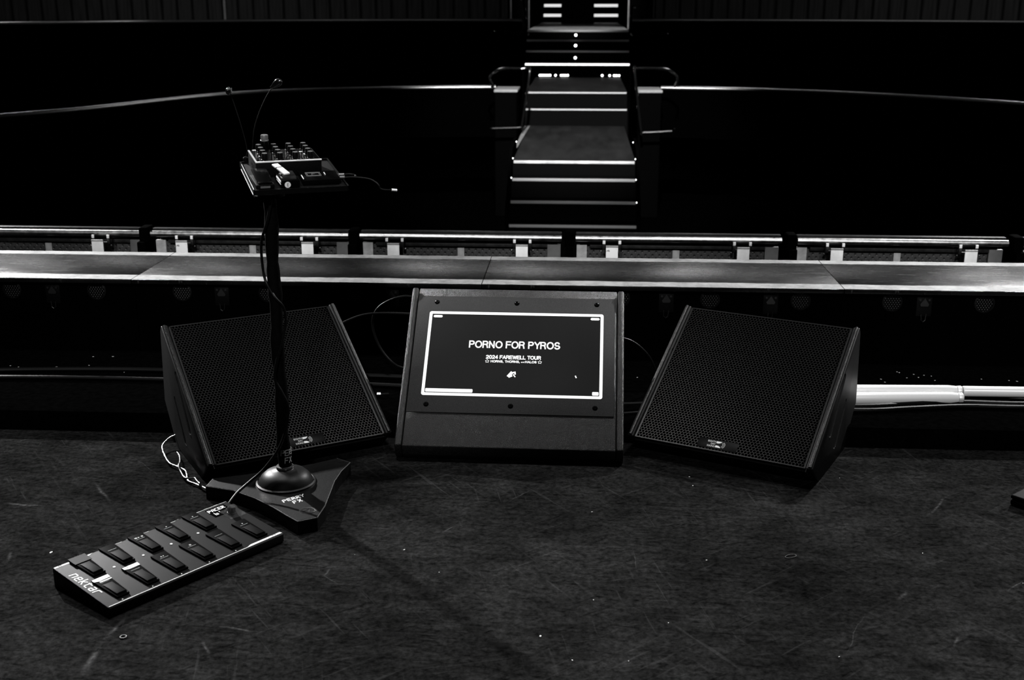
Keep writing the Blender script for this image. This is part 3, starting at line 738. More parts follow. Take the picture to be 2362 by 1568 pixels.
# ------------------------------------------------------------------ foot controller
PC = Vector((-1.111, 2.877, 0)); PH = R(53.73)
def controller():
    t = empty('foot_controller', (PC.x, PC.y, 0), PH, 'long black foot controller with rows of footswitches lying on the stage floor', 'foot controller')
    hx, hy = .2805, .133
    zf, zb = .030, .055
    pr = [(-hy, .006), (-hy + .006, 0), (hy, 0), (hy, zb - .003), (hy - .003, zb), (-hy + .004, zf), (-hy, zf - .003)]
    MB().prism(pr, -hx, hx, 'x').build('body', M['pacer'], t, bevel=.0012)
    for sx in (-.24, .24):
        for sy in (-.10, .10): pass
    tl = math.atan2(zb - zf, 2 * hy)
    F = Matrix.Translation((0, 0, (zf + zb) / 2 + .0002)) @ Matrix.Rotation(tl, 4, 'X')
    def pedal(cx, y0, lab, y1):
        b = MB(); wb, wf = .0235, .0180
        lo = [(cx - wf, y0), (cx + wf, y0), (cx + wb, y1), (cx - wb, y1)]
        b.prism(lo, 0, .005, 'z', F)
        o = b.build('footswitch', M['pedal'], t, bevel=.0012)
        # raised tread
        q = MB(); L = y1 - y0
        P0 = [(cx - wf + .004, y0 + .008, .005), (cx + wf - .004, y0 + .008, .005), (cx + wb - .008, y1 - .040, .005), (cx - wb + .008, y1 - .040, .005)]
        P1 = [(cx - wf + .005, y0 + .010, .0092), (cx + wf - .005, y0 + .010, .0092), (cx + wb - .011, y1 - .044, .0062), (cx - wb + .011, y1 - .044, .0062)]
        q.add(P0 + P1, [(0, 3, 2, 1), (4, 5, 6, 7), (0, 1, 5, 4), (1, 2, 6, 5), (2, 3, 7, 6), (3, 0, 4, 7)], F)
        q.build('raised_pad', M['pedal2'], o, bevel=.0008)
        q = MB().box(cx - .013, cx + .013, y1 - .0300, y1 - .0292, .005, .0054, F)
        if lab != 'block': q.build('line_print', M['greyprint'], o)
        if lab in ('dot', 'sq', 'tri3', 'pp'):
            k = MB()
            if lab == 'dot': k.lathe([(.0022, 0), (.0022, .0004)], 10, F @ Matrix.Translation((cx, y1 - .0215, .005)))
            if lab == 'sq': k.box(cx - .0028, cx + .0028, y1 - .024, y1 - .0185, .005, .0054, F)
            if lab == 'pp': k.box(cx - .006, cx - .002, y1 - .0235, y1 - .020, .005, .0054, F); k.box(cx + .001, cx + .004, y1 - .0235, y1 - .020, .005, .0054, F)
            if lab == 'tri3':
                k.box(cx - .013, cx - .006, y1 - .024, y1 - .018, .005, .0054, F); k.prism([(cx - .003, y1 - .024), (cx + .003, y1 - .021), (cx - .003, y1 - .018)], .005, .0054, 'z', F)
                k.lathe([(.0034, 0), (.0034, .0004)], 10, F @ Matrix.Translation((cx + .010, y1 - .021, .005)))
            k.build('symbol_print', M['greyprint'], o)
        if lab in ('DELAY', 'PERD'):
            wd = .0235
            z = MB().prism([(cx - wd, y1 - .0150), (cx - wd + .012, y1 - .0195), (cx + wd - .001, y1 - .0180), (cx + wd, y1 - .0030), (cx - wd, y1 - .0040)], .0052, .0060, 'z', F)
            z = z.build('tape_label', M['white'], o); z['label'] = 'white tape label with faint handwriting'
            if lab == 'DELAY':
                MB().box(cx - .012, cx + .022, y1 - .0265, y1 - .0225, .0052, .0058, F).build('tape_strip', M['white'], o)
            k = MB(); write(k, 'DELAY' if lab == 'DELAY' else 'READ', F @ Matrix.Translation((cx - .013, y1 - .0138, .0061)), .0065, .0006, 1., .1, .8)
            k.build('handwriting', M['greyprint'], z)
        if lab == 'block':
            z = MB().box(cx - .0245, cx + .0245, y1 - .036, y1 + .001, .0052, .0066, F).build('tape_patch', M['tapegrey'], o); z['label'] = 'dark grey tape patch'
        k = MB().lathe([(.0012, 0), (.0012, .0006)], 6, F @ Matrix.Translation((cx + wf - .003, y0 + .005, .005))).build('rivet', M['steel'], o)
    labs = ['block', '', 'tri3', 'dot', 'dot']
    for k in range(5): pedal(-.211 + .0893 * k, .020, labs[k], .133)
    labs = ['DELAY', 'PERD', 'pp', 'sq', '', 'dot']
    for k in range(6): pedal(-.224 + .0897 * k, -.110, labs[k], .004)
    for k in range(4):
        MB().lathe([(.0036, 0), (.0036, .0008)], 16, F @ Matrix.Translation((-.163 + .0893 * k, .0285, 0))).build('light', M['whitedot'], t)
    for k in range(5):
        MB().lathe([(.0016, 0), (.0016, .0006)], 8, F @ Matrix.Translation((-.234 + .089 * k, -.1205, 0))).build('light', M['whitedot'], t)
    s = MB(); s.box(-hx + .002, hx - .002, -.1292, -.1276, 0, .0005, F)
    s.prism([(.155, -.128), (.172, -.1215), (.247, -.1215), (.247, -.128)], 0, .0005, 'z', F)
    for i, x in enumerate((.249, .252, .255)): s.box(x, x + .0018, -.128, -.1215, 0, .0005, F)
    s.box(.259, .277, -.128, -.1215, 0, .0005, F)
    s.build('front_stripe', M['white'], t)
    s = MB(); 
    segs = [(-.186, -.165), (-.12, -.075), (-.03, .012), (.058, .10), (.15, hx - .002)]
    for a, b_ in segs: s.box(a, b_, .1292, .1302, 0, .0005, F)
    s.prism([(-.186, .1302), (-.165, .1302), (-.175, .126), (-.186, .1205)], 0, .0005, 'z', F)
    s.box(-hx + .002, -hx + .014, .124, .1302, 0, .0005, F)
    for x in (-.264, -.261): s.box(x, x + .0014, .124, .1302, 0, .0005, F)
    s.box(-.258, -.236, .124, .1302, 0, .0005, F)
    s.build('back_stripe', M['white'], t)
    # maker lettering down the left end
    k = MB(); FN = F @ Matrix.Translation((-.2705, .068, 0)) @ Matrix.Rotation(-PI / 2, 4, 'Z')
    k2 = MB(); write(k2, 'nektar', FN, .0245, .0032, .90, .12, 1.0)
    k2.build('lettering', M['white'], t)
    # display with the name in blocky segments
    dsp = MB().box(.196, .262, .070, .121, 0, .0006, F).build('display', M['lcd'], t, bevel=.0)
    k = MB(); write(k, 'PACER', F @ Matrix.Translation((.199, .1015, .0007)), .0125, .0022, .94, 0, 1.0)
    write(k, 'b', F @ Matrix.Translation((.207, .080, .0007)), .0125, .0022, 1.2, 0, 1.1)
    write(k, "'", F @ Matrix.Translation((.2215, .080, .0007)), .0125, .0022, 1.2, 0, 1.1)
    k.build('lettering', M['lcdtext'], dsp)
    kb = MB().lathe([(.0135, 0), (.0135, .003), (.0115, .004), (.0108, .020), (.0095, .021)], 24, F @ Matrix.Translation((.2480, .062, 0))).build('knob', M['softblack'], t, smooth=True)
    # crumpled clear tape over the knob
    tpn = MB(); random.seed(3); n = 7; g = {}
    for i in range(n):
        for j in range(n):
            u = (i / (n - 1) - .5); v_ = (j / (n - 1) - .5); r_ = math.hypot(u, v_) * 2
            z = .023 if r_ < .45 else (.023 * max(0, 1 - (r_ - .45) / .45) ** 1.0 + .0010)
            g[i, j] = (.2480 + u * .052 + random.uniform(-.002, .002), .058 + v_ * .060 + random.uniform(-.002, .002), z + random.uniform(0, .002))
    vs = [g[i, j] for i in range(n) for j in range(n)]
    tpn.add(vs, [(i * n + j, (i + 1) * n + j, (i + 1) * n + j + 1, i * n + j + 1) for i in range(n - 1) for j in range(n - 1)], F)
    c_ = tpn.build('clear_tape', M['clear'], t); c_['label'] = 'crumpled clear tape over the knob'
    # tiny port names along the back edge
    pn = MB()
    for x in (-.11, -.06, .035, .10, .20, .235):
        for q in range(4): pn.box(x + q * .0035, x + q * .0035 + .002, .1312, .1325, 0, .0004, F)
    pn.build('port_print', M['greyprint'], t)
M['pacer'] = textured('dark_grey_case_paint', .014, .022, 500, .55, 0, .4, .3, .0004, 2)
M['pedal'] = base_mat('footswitch_black', .003, .6, 0, .05)
M['pedal2'] = base_mat('footswitch_pad_black', .003, .5, 0, .15)
M['whitedot'] = base_mat('white_dot', .7, .4)
controller()

# ------------------------------------------------------------------ cables on the stage
def pl(x, y, z): return Vector((x, y, z))
cable('spiral_cable', [(-.900, 3.330, .945), (-.915, 3.326, .88), (-.938, 3.338, .82), (-.944, 3.35, .76), (-.936, 3.345, .70), (-.905, 3.322, .655), (-.882, 3.33, .62), (-.879, 3.335, .57), (-.892, 3.325, .51),
                       (-.908, 3.322, .46), (-.920, 3.327, .40), (-.900, 3.325, .354), (-.883, 3.322, .313), (-.887, 3.315, .259), (-.910, 3.30, .187), (-.956, 3.28, .122), (-.999, 3.255, .086), (-1.027, 3.215, .066), (-1.040, 3.175, .050), (-1.052, 3.150, .03), (-1.060, 3.128, .020)],
      .0042, 'black cable winding round the pole of the effects stand down to the foot controller')
q = [PC + Matrix.Rotation(PH, 4, 'Z').to_3x3() @ Vector(p) for p in ((.066, .1365, .028), (.070, .149, .022), (.095, .160, .010), (.15, .156, .009), (.20, .150, .009), (.235, .150, .010), (.262, .146, .02), (.268, .1365, .028))]
cable('patch_cable', q, .0048, 'black cable lying along the back edge of the foot controller')
# pale looped cable by the left monitor
cable('looped_cable', [(-1.156, 3.345, .018), (-1.18, 3.372, .012), (-1.215, 3.405, .008), (-1.255, 3.435, .008), (-1.272, 3.475, .012), (-1.292, 3.515, .010), (-1.328, 3.545, .010), (-1.365, 3.575, .010), (-1.405, 3.64, .014), (-1.432, 3.70, .02), (-1.425, 3.745, .03), (-1.402, 3.76, .04)],
      .0032, 'pale cable looping along the floor by the left floor monitor', 'cablew', 'pale twisted cables')
cable('looped_cable', [(-1.20, 3.389, .018), (-1.225, 3.428, .014), (-1.238, 3.448, .012), (-1.268, 3.448, .012), (-1.300, 3.50, .010), (-1.318, 3.53, .018), (-1.325, 3.565, .018), (-1.345, 3.62, .016), (-1.365, 3.655, .016)],
      .0030, 'shorter pale cable twisted round the looped one by the left floor monitor', 'cablew', 'pale twisted cables')
# looms on the ledge
ZL = .075
cable('power_cable', [(-3.2, 4.24, ZL + .012), (-2.6, 4.27, ZL + .012), (-2.2, 4.32, ZL + .012), (-1.8, 4.345, ZL + .012), (-1.4, 4.335, ZL + .012), (-1.1, 4.33, ZL + .012), (-.8, 4.32, ZL + .012), (-.5, 4.3, ZL + .012)], .0095, 'thick black cable along the ledge left of the floor monitors, nearer the platforms')
cable('power_cable', [(-3.2, 4.17, ZL + .011), (-2.4, 4.215, ZL + .011), (-1.9, 4.235, ZL + .011), (-1.4, 4.225, ZL + .011), (-1.0, 4.23, ZL + .011), (-.6, 4.2, ZL + .011)], .0085, 'thick black cable along the ledge left of the floor monitors, nearer the stage floor')
cable('loose_cable', [(-.62, 4.24, .14), (-.705, 4.28, .145), (-.775, 4.32, .21), (-.803, 4.35, .30), (-.77, 4.37, .36), (-.68, 4.38, .395), (-.60, 4.38, .38)], .0052, 'black cable arching behind the screen cabinet, inner loop', 'cable', 'cable loops behind the screen cabinet')
cable('loose_cable', [(-.945, 4.18, .30), (-.90, 4.22, .325), (-.82, 4.26, .350), (-.72, 4.28, .353), (-.60, 4.28, .348), (-.52, 4.28, .33)], .0050, 'black cable arching from the left monitor to the screen cabinet', 'cable', 'cable loops behind the screen cabinet')
cable('loose_cable', [(.12, 4.2, .30), (.20, 4.22, .275), (.265, 4.23, .215), (.30, 4.24, .14)], .0034, 'thin black cable dropping between the screen cabinet and the right monitor')
cable('loose_cable', [(.02, 4.02, ZL + .02), (.16, 4.03, ZL + .018), (.26, 4.04, ZL + .02), (.36, 4.05, ZL + .02)], .0048, 'upper of two short cables between the screen cabinet and right monitor')
cable('loose_cable', [(.02, 3.96, ZL + .006), (.16, 3.96, ZL + .006), (.26, 3.99, ZL + .006), (.36, 4.03, ZL + .006)], .0045, 'lower of two short cables between the screen cabinet and right monitor')
j = empty('cable_connector', (-.735, 4.10, ZL + .012), R(5), 'small metal cable connector left of the screen cabinet', 'connector')
MB().tube([(-.014, 0, 0), (.0, 0, 0)], .0085, 12).build('shell', M['steel'], j, smooth=True)
MB().tube([(.0, 0, 0), (.03, .005, 0)], .004, 8).build('sleeve', M['cable'], j, smooth=True)
cable('power_cable', [(.86, 4.035, ZL + .010), (1.05, 4.035, ZL + .010), (1.20, 4.065, ZL + .010), (1.40, 4.10, ZL + .010), (1.60, 4.10, ZL + .010), (1.9, 4.12, ZL + .010), (2.3, 4.15, ZL + .010)], .0088, 'front one of the black cables under the white light tubes')
cable('power_cable', [(.86, 4.075, ZL + .010), (1.05, 4.080, ZL + .010), (1.25, 4.12, ZL + .010), (1.40, 4.145, ZL + .010), (1.62, 4.14, ZL + .010), (1.9, 4.16, ZL + .010), (2.3, 4.18, ZL + .010)], .0088, 'middle one of the black cables under the white light tubes')
cable('power_cable', [(1.40, 4.235, ZL + .008), (1.50, 4.235, ZL + .008), (1.62, 4.21, ZL + .008), (1.75, 4.20, ZL + .008), (2.3, 4.22, ZL + .008)], .0065, 'black cable emerging right from the collar of the front light tube')

# ------------------------------------------------------------------ light tubes
def ltube(x0, y0, x1, y1, r, label, collar='end', z=None):
    z = ZL + r if z is None else z
    d = Vector((x1 - x0, y1 - y0, 0)); L = d.length
    t = empty('light_tube', (x0, y0, z), math.atan2(d.y, d.x), label, 'tube light', 'white tube lights on the ledge')
    rot = Matrix.Rotation(PI / 2, 4, 'Y')
    e = L - (.02 if collar == 'end' else 0)
    MB().lathe([(r * .9, 0), (r, .004), (r, e - .03), (r * .86, e - .002), (r * .84, e)], 28, rot).build('tube', M['tube'], t, smooth=True)
    if collar == 'end':
        MB().lathe([(r * .86, e + .0005), (r * .9, e + .002), (r * .9, L - .004), (r * .7, L)], 28, rot).build('end_cap', M['capsteel'], t, smooth=True)
    return t
ltube(.70, 4.105, 1.414, 4.155, .0225, 'white light tube nearest the camera, ending in a metal cap')
ltube(.70, 4.175, 1.424, 4.205, .0225, 'white light tube lying behind the front one, ending in a metal cap', z=ZL + .032)
ltube(1.426, 4.205, 2.6, 4.225, .0200, 'white light tube running out of the picture at the right', collar='none', z=ZL + .032)

# ------------------------------------------------------------------ platform sections
PT = .394
def platform():
    t = empty('platform_section', (0, 4.6, ZL), 0)
    h = PT - ZL; Lx = 1.453
    MB().box(.0015, Lx - .0015, .035, .542, 0, h - .018).build('body', M['ledgeblack'], t)
    MB().box(.0015, Lx - .0015, 0, .542, h - .0175, h).build('top_board', M['planktop'], t, bevel=.001)
    def strip(y0, y1, seed):
        random.seed(seed); n = 60; a = []; b_ = []
        ya = yb = 0
        for i in range(n + 1):
            ya = ya * .7 + random.uniform(-.002, .002); yb = yb * .7 + random.uniform(-.0022, .0022)
            x = .0015 + (Lx - .003) * i / n; a.append((x, y0 + ya)); b_.append((x, y1 + yb))
        mb = MB(); vs = [(p[0], p[1], h) for p in a + b_] + [(p[0], p[1], h + .0008) for p in a + b_]; n1 = n + 1; fs = []
        for i in range(n):
            fs += [(i + 2 * n1, i + 1 + 2 * n1, i + 1 + 3 * n1, i + 3 * n1), (i, i + 1, i + 1 + 2 * n1, i + 2 * n1), (i + n1, i + 1 + n1, i + 1 + 3 * n1, i + 3 * n1)]
        mb.add(vs, fs); mb.build('edge_tape', M['tape'], t)
    strip(.003, .082, 5); strip(.472, .538, 9)
    # near tape folds over the front edge
    for ox in (.200, .563, .926, 1.289):
        fr = frame((ox, .0345, .262), (1, 0, 0), (0, 0, 1))
        r = MB(); n = 28
        vs = []
        for rr, zz in ((.040, 0), (.040, .004), (.034, .006), (.034, .001)):
            for k in range(n): a = 2 * PI * k / n; vs.append((rr * math.cos(a), rr * math.sin(a), zz))
        fs = [(i * n + k, i * n + (k + 1) % n, (i + 1) * n + (k + 1) % n, (i + 1) * n + k) for i in range(3) for k in range(n)]
        r.add(vs, fs, fr); v = r.build('vent', M['ringblack'], t, smooth=True)
        MB().lathe([(.034, 0), (.034, .0012)], 28, fr).build('vent_mesh', M['vent'], v)
    return t
def latch(parent, x):
    LY = .035
    lb = MB().box(-.030, .030, -.004, 0, -.045, .045, Matrix.Translation((x, LY, .250))).build('latch', M['darklatch'], parent, bevel=.001)
    MB().prism([(x - .018, .27), (x, .296), (x + .018, .27), (x + .014, .262), (x - .014, .262)], -.009, -.004, 'y').build('latch_wing', M['darksteel'], lb).location = (0, LY, -.015)
    for sx in (-1, 1): MB().box(x + sx * .018 - .004, x + sx * .018 + .004, -.008, -.004, .284, .292).build('latch_rivet', M['darksteel'], lb).location = (0, LY, -.015)
    MB().tube([(x - .010, -.008, .23), (x - .008, -.008, .205), (x, -.008, .198), (x + .008, -.008, .205), (x + .010, -.008, .23)], .0022, 6).build('latch_ring', M['darksteel'], lb).location = (0, LY, -.015)
M['ledgeblack'] = base_mat('black_platform_side', .0018, .9, 0, 0)
M['ringblack'] = base_mat('black_vent_ring', .012, .4, 0, .5)
M['darklatch'] = base_mat('black_latch_plate', .006, .4, 0, .5)
def vent_mat():
    m = base_mat('vent_mesh_painted_glints', .02, .4, 0, .5)
    v = coords(m, (1, 1, 1)); sp = nd(m, 'ShaderNodeSeparateXYZ'); lk(m, v, sp.inputs[0]); p = .0105
    def g(ox, oz):
        fx = mathn(m, 'SUBTRACT', mathn(m, 'FRACT', mathn(m, 'ADD', mathn(m, 'DIVIDE', sp.outputs['X'], p), 30 + ox)), .5)
        fz = mathn(m, 'MULTIPLY', mathn(m, 'SUBTRACT', mathn(m, 'FRACT', mathn(m, 'ADD', mathn(m, 'DIVIDE', sp.outputs['Z'], p * 1.5), 30 + oz)), .5), 1.5)
        return mathn(m, 'SQRT', mathn(m, 'ADD', mathn(m, 'MULTIPLY', fx, fx), mathn(m, 'MULTIPLY', fz, fz)))
    d = mathn(m, 'MINIMUM', g(0, 0), g(.5, .5))
    setcol(m, ramp(m, d, .12, .22, .05, .0004)); return m  # lighter dots paint the light caught in the perforations
M['vent'] = vent_mat()
p0 = platform()
labs = ['leftmost taped platform section at the edge of the picture', 'taped black platform section behind the effects stand and left monitor', 'taped black platform section behind the screen cabinet and right monitor', 'taped black platform section above the white light tubes']
lat = [(1.1,), (.367, 1.078), (.75, 1.17), (.327, .9)]
secs = []
for i in range(4):
    o = p0 if i == 0 else copy_tree(p0)
    o.location = (-3.303 + 1.453 * i, 4.6, ZL); secs.append(o)
for i, o in enumerate(secs):
    tag(o, labs[i], 'platform', 'taped platform sections')
    for x in lat[i]: latch(o, x)

# ------------------------------------------------------------------ crowd barrier
def barrier():
    t = empty('crowd_barrier', (0, 5.6, -1.3), 0)
    D = 1.3; Lx = 1.05; z = lambda v: v + D
    rt_ = MB(); rot = Matrix.Translation((0.03, 0, z(.390))) @ Matrix.Rotation(PI / 2, 4, 'Y')
    rt_.lathe([(.0155, 0), (.0155, Lx - .06)], 28, rot); rt_.build('hand_rail', M['rail'], t, smooth=True)
    MB().box(.03, Lx - .03, .022, .055, z(.402), z(.413)).build('top_bar', M['bargrey2'], t, bevel=.004, seg=3)
    MB().box(.10, Lx - .10, .035, .060, z(.336), z(.352)).build('cross_bar', M['bargrey'], t, bevel=.001)
    pn = MB().box(.05, Lx - .05, .062, .068, z(-1.25), z(.395)).build('panel', M['perf'], t)
    MB().box(.035, .085, .040, .061, z(-1.3), z(.35)).build('end_post', M['postpale'], t, bevel=.001)
    MB().box(Lx - .10, Lx - .035, .040, .061, z(-1.3), z(.35)).build('end_post', M['postgrey'], t, bevel=.001)
    for x in (.205, .83):
        br = MB().box(x - .029, x + .029, -.075, -.070, z(.10), z(.362)).build('strut_plate', M['tag'], t, bevel=.001)
        MB().tube([(x - .029, -.072, z(.3665)), (x + .029, -.072, z(.3665))], .0045, 8).build('hinge', M['postpale'], br)
        MB().box(x - .028, x + .028, -.060, .02, z(.335), z(.345)).build('hinge_arm', M['bargrey'], br)
        for s_ in (-1, 1):
            MB().box(x + s_ * .038 - .007, x + s_ * .038 + .007, -.030, -.018, z(.340), z(.384)).build('bracket', M['darksteel'], t, bevel=.001)
            MB().box(x + s_ * .038 - .0065, x + s_ * .038 + .0065, -.033, -.022, z(.370), z(.386)).build('bracket_pad', M['tag'], t, bevel=.001)
            MB().lathe([(.004, 0), (.0045, .004), (.002, .006)], 8, Matrix.Translation((x + s_ * .052, -.03, z(.334))) @ Matrix.Rotation(PI / 2, 4, 'X')).build('bolt', M['steel'], t)
    lb = MB().box(.505, .538, .054, .0605, z(.265), z(.325)).build('small_plate', M['postpale'], t)
    return t
M['bargrey2'] = textured('worn_dark_top_bar', .03, .10, 18, .4, .0, .3, .1)
b0 = barrier()
bl_ = ['leftmost steel barrier section at the edge of the picture', 'steel barrier section crossed by the pole of the effects stand', 'steel barrier section behind the screen cabinet, ending under the lit stairs', 'steel barrier section starting under the lit stairs and running right', 'steel barrier section second from the right edge', 'rightmost steel barrier section cut off by the picture edge']
bl_[4] = 'steel barrier section with three white plates above the light tubes'
gx = [-3.205, -2.158, -1.111, -.052, 1.014, 2.077]
bs = [b0 if i == 0 else copy_tree(b0) for i in range(6)]
for i, o in enumerate(bs):
    o.location = (gx[i], 5.6, -1.3); tag(o, bl_[i], 'barrier', 'crowd barrier sections')
    sc_ = ((gx + [3.13])[i + 1] - gx[i]) / 1.053
# worn plates on some sections
for i in (1, 3):
    for ch in bs[i].children:
        if ch.name.startswith('strut_plate'):
            ch.data = ch.data.copy(); ch.data.materials[0] = M['tagold']; break
cl = ['black strap cover over the barrier joint left of the effects stand', 'black strap cover over the barrier joint right of the effects stand', 'black strap cover over the barrier joint below the lit stairs', 'black strap cover over the barrier joint right of the stairs', 'black strap cover over the barrier joint at the right edge of the picture']
cv = empty('strap_cover', (0, 5.6, 0))
MB().box(-.023, .023, -.030, .062, .350, .424).build('wrap', M['drape'], cv, bevel=.008, seg=3)
MB().box(-.0195, .0195, -.070, -.064, -.2, .352).build('hanging_strap', M['drape'], cv)
MB().box(-.0195, .0195, -.068, -.02, .348, .358).build('fold', M['drape'], cv)
cs = [cv if i == 0 else copy_tree(cv) for i in range(5)]
for i, o in enumerate(cs):
    o.location = (gx[i + 1], 5.6, 0); tag(o, cl[i], 'cover', 'strap covers on the barrier joints')

# ------------------------------------------------------------------ auditorium
X0 = -.09            # centre line of the aisle
M['postdark'] = base_mat('dark_post_paint', .006, .7, 0, 0)
# lower stair flight
def stairs(name, noses, y_end, x0, x1, label, zbase, treadmat='tread', nose_t=.02, nose_mats=None):
    """noses: list of (Y, z) of each tread front; the last tread runs back to y_end"""
    t = empty(name, ((x0 + x1) / 2, noses[0][0], zbase), 0, label, 'stairs')
    hw = (x1 - x0) / 2; Y0 = noses[0][0]
    for i, (y, z) in enumerate(noses):
        ye = noses[i + 1][0] if i + 1 < len(noses) else y_end
        st = MB().box(-hw, hw, y - Y0 + .012, ye - Y0 + .011, 0, z - zbase - .004).build('step', M['riser'], t)
        MB().box(-hw, hw, y - Y0 + .02, ye - Y0 - .004, z - zbase - .004, z - zbase).build('tread', M[treadmat if (ye - y) > 1 else 'treaddark'], st)
        nm = (nose_mats or {}).get(i, 'nosing')
        MB().box(-hw + .01, hw - .01, y - Y0, y - Y0 + .03, z - zbase - nose_t, z - zbase + .002).build('nosing', M[nm], st, bevel=.002)
    return t
M['treaddark'] = base_mat('dark_stair_tread', .012, .6, 0, .2)
M['nosewide'] = textured('worn_pale_nosing', .5, .85, 9, .5)
M['noselit'] = base_mat('lit_nosing_strip', .6, .4, 0, .4, 2.2)
M['treadland'] = textured('worn_grey_landing_board', .038, .10, 2.2, .6, 0, .2, 0, .001, 5, (3, .6, 1))
low = stairs('lower_stairs', [(11.8, -.705), (12.08, -.506), (12.36, -.313), (12.64, -.162)], 16.37, -.742, .578, 'lowest flight of stairs with pale nosings rising straight behind the barrier', -1.3, 'treadland', .026, {3: 'nosewide'})
for sx_ in (-1, 1):
    x_ = .6605
    MB().prism([(-.03, 0), (-.03, .74), (.84, 1.27), (1.62, 1.30), (1.62, 0)], min(sx_ * x_, sx_ * (x_ + .03)), max(sx_ * x_, sx_ * (x_ + .03)), 'x').build('stringer', M['postdark'], low)
stairs('middle_stairs', [(16.385, .063), (16.66, .271)], 20.02, -.79, .62, 'two dark steps up to the second grey landing of the aisle', -1.3, 'treadland', .018)
stairs('upper_stairs', [(20.035, .49), (20.30, .69), (20.58, .858), (20.86, 1.009)], 28.3, -.98, .78, 'upper flight with a glowing strip on its lowest nosing', -1.3, 'tread', .028, {0: 'noselit'})
M['nosetop'] = base_mat('bright_emissive_nosing', .8, .5, 0, .4, .8)  # brightness of the top nosings is put in as emission
stairs('top_stairs', [(28.32, 1.20), (28.6, 1.42), (28.9, 1.62)], 31, -.95, .80, 'topmost steps seen on both sides of the dark column', -1.3, 'tread', .06, {0: 'nosetop', 1: 'nosetop'})
col = MB().box(-.50, .22, 26.6, 27.0, 1.012, 3.6).build('column', M['treaddark']); tag(col, 'dark square column standing on the upper landing in the aisle', 'column')
# parapets: arcs of points (x, y), coping on top
def arc_pts(pts, n=14): return [(p.x, p.y) for p in smooth_path([(a, b_, 0) for a, b_ in pts], n)]
def parapet(name, pts, z0, z1, th, label=None, cop=True):
    P = arc_pts(pts); n = len(P); mb = MB()
    def off(i, d):
        a = Vector(P[max(i - 1, 0)]); b_ = Vector(P[min(i + 1, n - 1)]); t_ = (b_ - a).normalized(); q = Vector((-t_.y, t_.x)) * d
        return (P[i][0] + q.x, P[i][1] + q.y)
    A_ = P; B_ = [off(i, th) for i in range(n)]
    def shell(a, b_, zz0, zz1):
        m_ = MB(); k = len(a)
        vs = [(p[0], p[1], zz0) for p in a] + [(p[0], p[1], zz1) for p in a] + [(p[0], p[1], zz1) for p in b_] + [(p[0], p[1], zz0) for p in b_]
        fs = []
        for i in range(k - 1): fs += [(i, i + 1, i + 1 + k, i + k), (i + k, i + 1 + k, i + 1 + 2 * k, i + 2 * k), (i + 2 * k, i + 1 + 2 * k, i + 1 + 3 * k, i + 3 * k)]
        fs += [(0, k, 2 * k, 3 * k), (k - 1, 4 * k - 1, 3 * k - 1, 2 * k - 1)]
        m_.add(vs, fs); return m_
    w = shell(A_, B_, z0, z1 - (.0 if not cop else .05)).build(name, M['wallblack']); tag(w, kind='structure')
    if cop:
        c_ = MB(); c_.tube([(off(i, th * .3)[0], off(i, th * .3)[1], z1 - .03) for i in range(n)], .030, 12)
        cc = c_.build('coping_rail', M['coping'], w, smooth=True)
    return w
parapet('wall_lower_left', [(-9.5, 8.0), (-5.9, 11.75), (-4.4, 14.85), (-2.6, 15.9), (-1.18, 16.22)], -.3, .39, .25)
parapet('wall_lower_right', [(1.05, 16.22), (2.2, 15.95), (3.6, 15.2), (5.05, 13.8), (8.5, 9.5)], -.3, .39, .25)
parapet('wall_upper_left', [(-10, 14.5), (-7.4, 17.2), (-5.2, 18.9), (-3, 19.7), (-1.02, 20.0)], -.3, 1.215, .25)
parapet('wall_upper_right', [(.80, 20.0), (2.6, 19.9), (5, 19.3), (7.2, 18.2), (10, 16.2)], -.3, 1.215, .25)
# backdrop boards behind the upper parapet
def board_wall(name, x0, x1, y, z0, z1):
    w = MB().box(0, x1 - x0, 0, .1, 0, z1 - z0).build(name, M['slat']); w.location = (x0, y, z0); tag(w, kind='structure'); return w
board_wall('wall_back_left', -13, -1.42, 22.4, -.3, 2.6)
board_wall('wall_back_right', 1.32, 14, 22.4, -.3, 2.6)
w = MB().box(-14, 14, 0, .2, -.3, 8).build('wall_back', M['wallblack']); w.location = (0, 32, 0); tag(w, kind='structure')
t_ = MB().box(-.02, .02, -.03, 0, 0, 1.6).build('trim_2', M['postpale']); t_.location = (-6.72, 22.39, 1.0); tag(t_, kind='structure')
# aisle end walls with pale caps
def pillar(x0, x1, y0, y1, z1, name, label):
    t = empty(name, ((x0 + x1) / 2, y0, -1.3), 0, label, 'end post', 'parapet end posts beside the stairs')
    hw = (x1 - x0) / 2; H_ = z1 + 1.3
    MB().box(-hw, hw, 0, y1 - y0, 0, H_ - .03).build('post', M['postdark'], t, bevel=.02)
    MB().box(-hw - .01, hw + .01, -.01, y1 - y0, H_ - .0295, H_).build('cap', M['capwood'], t, bevel=.004)
    return t
pillar(-1.155, -.865, 15.6, 16.27, .375, 'end_post', 'pale-capped post at the left of the stairs')
pillar(.735, 1.03, 15.6, 16.27, .375, 'end_post', 'pale-capped post at the right of the stairs')
